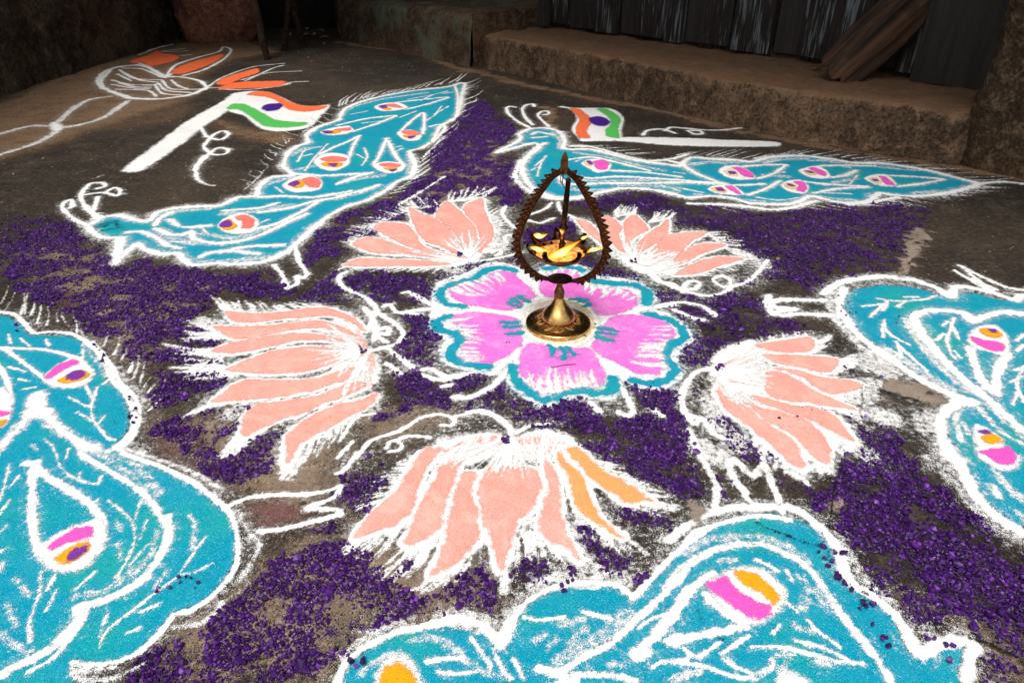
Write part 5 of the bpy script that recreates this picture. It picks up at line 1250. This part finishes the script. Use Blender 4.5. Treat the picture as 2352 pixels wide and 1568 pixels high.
# dry scraps
m, n, l, b = nmat('dry_leaf'); b.inputs['Base Color'].default_value = (.30, .17, .06, 1); b.inputs['Roughness'].default_value = .8
m2, n, l, b = nmat('pale_scrap'); b.inputs['Base Color'].default_value = (.42, .40, .33, 1); b.inputs['Roughness'].default_value = .9
m3, n, l, b = nmat('yellow_petal'); b.inputs['Base Color'].default_value = (.55, .45, .05, 1)
def leaf(name, loc, L, W, mat, rz, lab, cat, group=None, fold=.3):
    bm = bmesh.new()
    rows = []
    for i in range(7):
        t = i / 6
        w = W * math.sin(math.pi * min(.98, max(.03, t))) ** .8
        z = L * .12 * math.sin(t * 3)
        rows.append([bm.verts.new((t * L - L / 2, s * w, z + abs(s) * w * fold)) for s in (-1, -.5, 0, .5, 1)])
    for r0, r1 in zip(rows, rows[1:]):
        for k in range(4):
            bm.faces.new((r0[k], r0[k + 1], r1[k + 1], r1[k]))
    bmesh.ops.solidify(bm, geom=bm.faces[:], thickness=.0008)
    o = from_bm(name, bm, mat, None, True)
    o.location = loc; o.rotation_euler = (0, 0, rz)
    return tag(o, lab, cat, group)
leaf('dry_leaf', Vector((*plane(1877, 161, H + .006), H + .008)), .04, .009, m, .4, 'small dry leaf lying on the step beside the log', 'leaf')
leaf('petal', Vector((*plane(1763, 294, 0), .0015)), .026, .011, m3, .2, 'yellow flower petal at the foot of the step', 'petal')
for u_, v_, wh in ((1940, 240, 'leftmost pale scrap of litter behind the poles'), (2065, 245, 'pale scrap of litter in the middle of the heap at the lane mouth'), (2125, 240, 'pale scrap just right of the middle of the litter heap'), (2150, 215, 'farthest right scrap of litter, nearer the plinth end'), (2060, 200, 'farthest back pale scrap of litter in the lane'), (2180, 262, 'nearest pale scrap of litter, towards the plinth')):
    pp = image_px(f'A {u_} {v_}')[0]
    leaf('scrap', Vector((*plane(*pp), .003)), random.uniform(.04, .07), random.uniform(.012, .022), m2, random.uniform(0, 3), wh, 'litter', 'scraps at the lane mouth')
pp = image_px('A 1710 300')[0]
leaf('dry_leaf', Vector((*plane(*pp), .002)), .05, .01, m, .1, 'dry orange leaf on the ground in front of the boulder', 'leaf')

# ------------------------------------------------------------------ brass oil lamp
def metal(name, col, rough, dark=None, scale=120, bump=.0):
    m, n, l, b = nmat(name)
    tc = n.new('ShaderNodeTexCoord')
    t = tex(n, l, tc.outputs['Object'], scale, 4, .65)
    c = mixc(n, l, mapr(n, l, t, .42, .62), dark or tuple(v * .6 for v in col), col)
    l.new(c, b.inputs['Base Color'])
    b.inputs['Metallic'].default_value = 1.0
    l.new(mapr(n, l, t, .35, .65, rough + .12, rough - .05), b.inputs['Roughness'])
    if bump:
        bp = nd(n, 'ShaderNodeBump', i_Strength=.5, i_Distance=bump)
        l.new(t, bp.inputs['Height']); l.new(bp.outputs[0], b.inputs['Normal'])
    return m


BRASS = metal('polished_brass', (0.82, 0.53, 0.17), .20, (0.52, 0.31, 0.10))
BRASSD = metal('tarnished_brass', (0.30, 0.15, 0.055), .36, (0.13, 0.06, 0.025), 200, .0006)
BRONZE = metal('dark_bronze', (0.10, 0.045, 0.02), .42, (0.035, 0.017, 0.010), 260, .0008)
COPPER = metal('copper_relief', (0.62, 0.27, 0.10), .35, (0.42, 0.17, 0.07), 200)
SOOT = metal('sooty_brass', (0.05, 0.028, 0.016), .35, (0.015, 0.009, 0.006), 150)
LX, LY = plane(1281.5, 751)
lamp = thing('oil_lamp', 'brass oil lamp with toothed teardrop arch and lit hanging bowl on the pink flower', 'oil lamp', (LX, LY, .0035), math.radians(-11))


def lathe(name, prof, mat, parent, seg=64, cx=0.0, cy=0.0, smooth_shade=True):
    vs, fs = [], []
    for r_, z_ in prof:
        for k in range(seg):
            a = 2 * math.pi * k / seg
            vs.append((cx + r_ * math.cos(a), cy + r_ * math.sin(a), z_))
    for i in range(len(prof) - 1):
        for k in range(seg):
            fs.append((i * seg + k, i * seg + (k + 1) % seg, (i + 1) * seg + (k + 1) % seg, (i + 1) * seg + k))
    o = mesh_py(name, vs, fs, mat, parent, smooth_shade)
    return o


lathe('base_rim', [(0, 0), (.0455, 0), (.0475, .0012), (.0478, .0048), (.0470, .0064), (.0455, .0070), (.0370, .0082), (.0362, .0086), (.0358, .0080)], BRASS, lamp)
lathe('base_plate', [(.0360, .0080), (.0345, .0086), (.0275, .0118), (.0255, .0128), (.0250, .0122)], BRASSD, lamp)
lathe('bell', [(.0252, .0118), (.0256, .0135), (.0252, .0155), (.0242, .0185), (.0222, .0225), (.0192, .0262), (.0158, .0300), (.0128, .0340), (.0104, .0380), (.0086, .0420), (.0073, .0455), (.0070, .0466)], BRASS, lamp)
lathe('stem', [(.0070, .0466), (.0073, .0476), (.0066, .0486), (.0071, .0500), (.0077, .0530), (.0074, .0556), (.0062, .0590), (.0046, .0625), (.0040, .0655), (.0041, .0680), (.0055, .0700), (.0100, .0722), (.0160, .0742), (.0182, .0752), (.0176, .0757), (.0080, .0748), (0, .0745)], BRASSD, lamp, 40)
# engraved leaves round the base plate: raised outline and ribs on each
def slope_z(r_):
    return .0086 + (.0345 - r_) * (.0118 - .0086) / (.0345 - .0275)
def ridge(bm, pts, w):
    """low ridge along pts on the conical plate"""
    rows = []
    for i, p in enumerate(pts):
        d = Vector(pts[min(i + 1, len(pts) - 1)][:2]) - Vector(pts[max(i - 1, 0)][:2])
        nn2 = Vector((-d.y, d.x)).normalized() * w
        rr = math.hypot(*p)
        z_ = slope_z(rr)
        rows.append([bm.verts.new((p[0] + nn2.x, p[1] + nn2.y, z_ - .0003)), bm.verts.new((p[0], p[1], z_ + .0009)), bm.verts.new((p[0] - nn2.x, p[1] - nn2.y, z_ - .0003))])
    for a, b_ in zip(rows, rows[1:]):
        for k in (0, 1):
            bm.faces.new((a[k], a[k + 1], b_[k + 1], b_[k]))
bm = bmesh.new()
half = math.pi / 10
outl = [(.0262, -half * .98)] + [(.0262 + .0094 * t, -half * .98 * (1 - t ** 2.2)) for t in (.2, .4, .6, .8, .93)] + [(.0358, 0)]
outl = outl + [(r_, -a) for r_, a in reversed(outl[:-1])]
pol = lambda r_, a: (r_ * math.cos(a), r_ * math.sin(a))
ridge(bm, [pol(*q) for q in outl], .00055)
for k in range(-3, 4):
    ridge(bm, [pol(.0266 + .001 * abs(k), half * .16 * k), pol(.0300, half * .20 * k), pol(.0338 - .0011 * abs(k), half * .13 * k)], .00038)
first = from_bm('engraved_leaf', bm, BRASS, lamp)
for k in range(10):
    o = first if k == 0 else first.copy()
    if k:
        COL.objects.link(o)
    o.rotation_euler = (0, 0, 2 * math.pi * k / 10 - math.pi / 2 + math.radians(11))

# the arch: inner outline (x, z) of the right half, image pixels scaled to metres
ZZ = lambda y: .5 - LY * math.tan(PITCH - math.atan((784 - y) / 1568.0)) - .0035
AR = [(0, 391), (9, 403), (20.5, 412), (33, 431), (48, 455), (61, 478), (71.5, 501.5), (81, 521), (86, 541), (91.5, 559), (90, 582), (82, 602), (67, 620), (48, 632.5), (29, 639), (16, 641)]
SX = .000618
inner = smooth(np.array([(x_ * SX, ZZ(y_)) for x_, y_ in AR]), False, 8)
inner[:, 1] = np.maximum(inner[:, 1], .0752)
N_T = 25
ins_, u_ = resample(inner, .00055)
tang = np.gradient(ins_, axis=0)
tang /= np.linalg.norm(tang, axis=1)[:, None]
nor = np.stack([-tang[:, 1], tang[:, 0]], 1)
nor *= np.sign((nor * (ins_ - np.array([0, .128]))).sum(1))[:, None]
Ltot = len(ins_)
bw_ = np.interp(u_, [0, .06, .3, .8, .93, 1], [.0064, .0068, .0074, .0078, .0066, .003])
saw = (u_ * N_T) % 1.0
tooth = np.where((u_ > .035) & (u_ < .935), np.where(saw < .78, saw / .78, (1 - saw) / .22) * .0066, .0)
tooth = np.where(u_ > .5, np.where((u_ > .035) & (u_ < .935), np.where(saw < .6, saw / .6, (1 - saw) / .4) * .0064, 0), tooth)
outer = ins_ + nor * (bw_ + tooth)[:, None]
bm = bmesh.new()
TH = .0016
for sgn in (1, -1):
    rows = []
    for a, b_ in zip(ins_, outer):
        rows.append([bm.verts.new((sgn * a[0], -TH, a[1])), bm.verts.new((sgn * b_[0], -TH, b_[1])), bm.verts.new((sgn * b_[0], TH, b_[1])), bm.verts.new((sgn * a[0], TH, a[1]))])
    for a, b_ in zip(rows, rows[1:]):
        for k in range(4):
            bm.faces.new((a[k], a[(k + 1) % 4], b_[(k + 1) % 4], b_[k]))
    bm.faces.new(rows[0]); bm.faces.new(rows[-1])
from_bm('arch', bm, BRONZE, lamp)
# teardrops embossed on every tooth
bm = bmesh.new()
for sgn in (1, -1):
    for k in range(1, N_T - 2):
        um = (k + (.62 if k / N_T > .5 else .72)) / N_T
        i = min(int(um * (Ltot - 1)), Ltot - 1)
        c0, nv, tv = ins_[i], nor[i], tang[i]
        for sc, y_ in ((1.0, -TH - .0002), (.5, -TH - .0003)):
            ring = []
            for q in range(15):
                a = 2 * math.pi * q / 14
                rad_ = .0026 * sc
                d_ = rad_ * (1.75 if q == 7 else 1.0 + .5 * max(0, -math.cos(a)) ** 3)
                pp = c0 + nv * (.0056 - d_ * math.cos(a)) + tv * (d_ * .95 * math.sin(a))
                ring.append(pp)
            vs2 = []
            for pp in ring:
                pin = c0 + nv * .0056 + (pp - c0 - nv * .0056) * .78
                vs2.append((bm.verts.new((sgn * pp[0], y_ + .0002, pp[1])), bm.verts.new((sgn * (pp[0] * .5 + pin[0] * .5), y_ - .0006, pp[1] * .5 + pin[1] * .5)), bm.verts.new((sgn * pin[0], y_ + .0002, pin[1]))))
            for a, b_ in zip(vs2, vs2[1:]):
                for w in (0, 1):
                    bm.faces.new((a[w], a[w + 1], b_[w + 1], b_[w]))
from_bm('teardrop_relief', bm, COPPER, lamp)
# leaf finial on the top with its hole
zt, zh = ZZ(348), ZZ(383)
FIN = [(-.0030, zh - .010), (-.0048, zh - .004), (-.0050, zh + .004), (-.0046, zh + .009), (-.0028, zt - .0045), (0, zt)]
bm = bmesh.new()
ol = [(-x_, z_) for x_, z_ in reversed(FIN[:-1])]
ring = FIN + ol
fr = [bm.verts.new((x_, -.0018, z_)) for x_, z_ in ring]; bk = [bm.verts.new((x_, .0018, z_)) for x_, z_ in ring]
cf, cb = bm.verts.new((0, -.0030, (zt + zh) / 2)), bm.verts.new((0, .0030, (zt + zh) / 2))
for k in range(len(ring)):
    j = (k + 1) % len(ring)
    bm.faces.new((fr[k], fr[j], bk[j], bk[k])); bm.faces.new((cf, fr[j], fr[k])); bm.faces.new((cb, bk[k], bk[j]))
from_bm('finial', bm, BRASSD, lamp)
bm = bmesh.new()
bmesh.ops.create_cone(bm, segments=16, radius1=.0017, radius2=.0017, depth=.0066, cap_ends=True, matrix=Matrix.Translation((0, 0, zh + .0005)) @ Matrix.Rotation(math.pi / 2, 4, 'X'))
from_bm('eyelet', bm, M['white'], lamp)
# hook wire
hz = ZZ(407)
RODT = Vector((.0062, 0, hz))
wire = [(0, -.004, zh), (-.0012, -.0045, zh - .006), (-.0042, -.003, zh - .012), (-.0040, -.002, zh - .018), (-.0012, -.003, zh - .023), (.0022, -.005, zh - .0265)]
tube('hook_wire', [Vector(w) for w in wire], .00055, BRONZE, lamp, 6)
tube('hook_wire', [Vector(w) for w in ((-.001, -.004, zh - .002), (-.0026, -.004, zh - .009), (-.001, -.004, zh - .013), (.003, -.004, zh - .0155), (.0068, -.003, zh - .0185), (.0072, .002, zh - .022))], .00055, BRONZE, lamp, 6)
tube('hook_wire', [Vector(w) for w in ((.0004, -.003, zh - .002), (-.0006, -.004, zh - .012), (-.0014, -.004, zh - .0215))], .00065, BRONZE, lamp, 6)
# rod, tilted: bottom in the bowl
zb = ZZ(577)
BOWL = Vector((-.0012, 0, zb))
RB = BOWL + Vector((.0010, 0, -.004))
axr = (RODT - RB)
Lr = axr.length
prof = [(0, 0), (.0062, 0), (.0058, .003), (.0040, .006), (.0034, .0085), (.0042, .0115), (.0043, .014), (.0036, .0155), (.0033, .020), (.0036, .0235), (.0026, .0255), (.0030, .0290), (.0042, .0330), (.0060, .0360), (.0068, .0385), (.0066, .0405), (.0046, .0430), (.0040, .0450), (.0042, .0500), (.0041, .0600), (.0039, .0720), (.0037, .0760), (.0041, .0775), (.0042, .0790), (.0036, .0805), (.0040, .0840), (.0041, .0855), (.0036, .0870), (.0036, .0930), (.0033, .0990), (.0036, .1040), (.0034, .1075), (.0020, .1095), (0, .1100)]
kz = Lr / .1100
rod = lathe('hanging_rod', [(r_ * .98, z_ * kz) for r_, z_ in prof], SOOT, lamp, 24)
rod.location = RB
rod.rotation_euler = axr.to_track_quat('Z', 'Y').to_euler()
# bowl with seven curled spouts
RBW, seg = .0335, 84
tips = [math.radians(a) for a in (0, 51, 103, 154, 206, 252, 309)]
vs, fs, rows = [], [], []
pr2 = [(0, -.0150), (.010, -.0146), (.020, -.0122), (.028, -.0075), (.0325, -.0020), (.0335, .0005), (.0328, .0016), (.0318, .0004), (.0300, -.0025), (.0250, -.0045), (.012, -.0055), (0, -.0055)]
for i, (r_, z_) in enumerate(pr2):
    for k in range(seg):
        a = 2 * math.pi * k / seg
        vs.append((r_ * math.cos(a), r_ * math.sin(a), z_))
fs = [(i * seg + k, i * seg + (k + 1) % seg, (i + 1) * seg + (k + 1) % seg, (i + 1) * seg + k) for i in range(len(pr2) - 1) for k in range(seg)]
bowl = mesh_py('bowl', vs, fs, BRASSD, lamp, True)
bowl.location = BOWL
BS = 1.16
bowl.scale = (BS, BS, 1.05)
m, n, l, b = nmat('lamp_oil'); b.inputs['Base Color'].default_value = (.42, .22, .09, 1); b.inputs['Roughness'].default_value = .12; b.inputs['Specular IOR Level'].default_value = .6
g_ = tex(n, l, n.new('ShaderNodeTexCoord').outputs['Object'], 160, 3, .6)
l.new(mixc(n, l, mapr(n, l, g_, .4, .62), (.20, .08, .02), (.62, .36, .14)), b.inputs['Base Color'])
bp = nd(n, 'ShaderNodeBump', i_Strength=.5, i_Distance=.002); l.new(g_, bp.inputs['Height']); l.new(bp.outputs[0], b.inputs['Normal'])
lathe('oil', [(.0295, -.0028), (.018, -.0034), (0, -.0036)], m, bowl, 48)
for a in tips:
    rows = []
    d, s_ = Vector((math.cos(a), math.sin(a), 0)), Vector((-math.sin(a), math.cos(a), 0))
    for (rad_, z_, w_, dip) in ((.0265, -.0018, .0100, .0016), (.0310, .0006, .0082, .0020), (.0352, .0034, .0058, .0022), (.0392, .0070, .0044, .0018), (.0414, .0108, .0036, .0012), (.0408, .0140, .0028, .0008), (.0384, .0156, .0016, .0003)):
        row = []
        for q in (-1, -.55, 0, .55, 1):
            row.append(d * rad_ + s_ * (w_ * q) + Vector((0, 0, z_ - dip * (1 - q * q) * 2)))
        rows.append(row)
    bm = bmesh.new()
    bv_ = [[bm.verts.new(p_) for p_ in row] for row in rows]
    for r0, r1 in zip(bv_, bv_[1:]):
        for k in range(4):
            bm.faces.new((r0[k], r0[k + 1], r1[k + 1], r1[k]))
    bmesh.ops.solidify(bm, geom=bm.faces[:], thickness=.0011)
    from_bm('spout', bm, SOOT, bowl, True)
# flames bent to the right by the draught
m, n, l, b = nmat('flame')
at = nd(n, 'ShaderNodeAttribute', attribute_name='core_glow').outputs['Fac']
cr = n.new('ShaderNodeValToRGB'); l.new(at, cr.inputs[0])
e = cr.color_ramp.elements
e[0].position, e[0].color = 0.0, (1.0, .13, .005, 1)
e[1].position, e[1].color = 1.0, (1.0, .76, .27, 1)
q = e.new(.3); q.color = (1.0, .34, .012, 1)
q = e.new(.62); q.color = (1.0, .66, .10, 1)
em = n.new('ShaderNodeEmission'); l.new(cr.outputs[0], em.inputs[0])
l.new(mapr(n, l, at, 0, 1, .65, 1.6), em.inputs[1])
tr = n.new('ShaderNodeBsdfTransparent'); mx = n.new('ShaderNodeMixShader')
l.new(mapr(n, l, at, 0, .30, .12, 1), mx.inputs[0]); l.new(tr.outputs[0], mx.inputs[1]); l.new(em.outputs[0], mx.inputs[2])
l.new(mx.outputs[0], n['Material Output'].inputs['Surface'])
FLAME = m
def flame(pts, rmax, hot, flat=.55):
    P = smooth(np.array([(p_[0], p_[2]) for p_ in pts]), False, 6)
    ys = np.interp(np.linspace(0, 1, len(P)), np.linspace(0, 1, len(pts)), [p_[1] for p_ in pts])
    vs, fs, ht, S = [], [], [], 14
    for i, (x_, z_) in enumerate(P):
        t = i / (len(P) - 1)
        r_ = rmax * (math.sin(math.pi * min(1, t * .93 + .07)) ** .75) * (1 - .25 * t) + 1e-5
        d = P[min(i + 1, len(P) - 1)] - P[max(i - 1, 0)]
        d = d / max(np.linalg.norm(d), 1e-9)
        for k in range(S):
            a = 2 * math.pi * k / S
            vs.append((x_ - d[1] * r_ * math.cos(a), ys[i] + r_ * flat * math.sin(a), z_ + d[0] * r_ * math.cos(a)))
            rim = abs(math.cos(a))
            ht.append(max(0, min(1, hot * (1.2 - abs(t - .5) * 2.0) - .75 * rim ** 2)))
    for i in range(len(P) - 1):
        for k in range(S):
            fs.append((i * S + k, i * S + (k + 1) % S, (i + 1) * S + (k + 1) % S, (i + 1) * S + k))
    return mesh_np('flame', vs, fs, FLAME, bowl, {'core_glow': ht}, True)
sx_, fz = .000618 * .11475, .00062 * .11475 / .86
def fp(u, v, y_):
    """flame point from image crop pixels u, v, y_ toward the back"""
    xx = (1165.6 + u * .11475 - 1280) * .000618
    yy = 505.3 + v * .11475
    # height on the vertical plane standing y_ behind the lamp axis
    z_ = .5 - (LY + y_) * math.tan(PITCH - math.atan((784 - yy) / 1568.0)) - .0035
    return ((xx - BOWL.x) / BS, y_ / BS, (z_ - BOWL.z) / 1.05)
flame([fp(770, 800, -.030), fp(880, 730, -.029), fp(1060, 650, -.026), fp(1210, 520, -.022), fp(1390, 375, -.018)], .0060, .95)
flame([fp(400, 330, .022), fp(470, 345, .022), fp(560, 355, .022), fp(680, 300, .022)], .0042, 1.1)
flame([fp(400, 590, -.006), fp(500, 605, -.008), fp(640, 630, -.010), fp(800, 625, -.010)], .0033, 1.1)
flame([fp(1510, 610, -.003), fp(1590, 555, -.003), fp(1690, 525, -.003), fp(1830, 490, -.003)], .0030, 1.15)
flame([fp(1345, 350, .020), fp(1400, 325, .020), fp(1510, 255, .020)], .0024, 1.1)
flame([fp(1270, 790, -.026), fp(1350, 745, -.026), fp(1400, 690, -.026), fp(1440, 590, -.026)], .0030, .85)
flame([fp(950, 250, .026), fp(965, 225, .026), fp(955, 195, .026)], .0014, .6)
gl = bpy.data.lights.new('flame_light', 'POINT')
gl.energy, gl.color, gl.shadow_soft_size = .22, (1.0, .50, .16), .012
go = link('flame_light', gl, bowl)
go.location = (0, -.006, .026)

# thin twig on the front petal
m, n, l, b = nmat('twig'); b.inputs['Base Color'].default_value = (.12, .02, .02, 1)
tw = [Vector((*ground(f'E {u} {v}')[0], .0035)) for u, v in ((1430, 970), (1470, 965), (1520, 953), (1560, 950), (1600, 947))]
tag(tube('twig', tw, .0005, m, None, 6), 'thin dark red twig lying on the front pink petal', 'twig')
m, n, l, b = nmat('candy_chip'); b.inputs['Base Color'].default_value = (.78, .70, .66, 1)
bm = bmesh.new(); bmesh.ops.create_icosphere(bm, subdivisions=3, radius=1)
for v in bm.verts:
    v.co = Vector((v.co.x * .0048, v.co.y * .0042, v.co.z * .0014)) * (1 + .08 * mnoise.noise(v.co * 3))
o = from_bm('pale_chip', bm, m, None, True); o.location = (*ground('E 1575 803')[0], .0045)
tag(o, 'pale flat chip lying at the front foot of the lamp', 'chip')
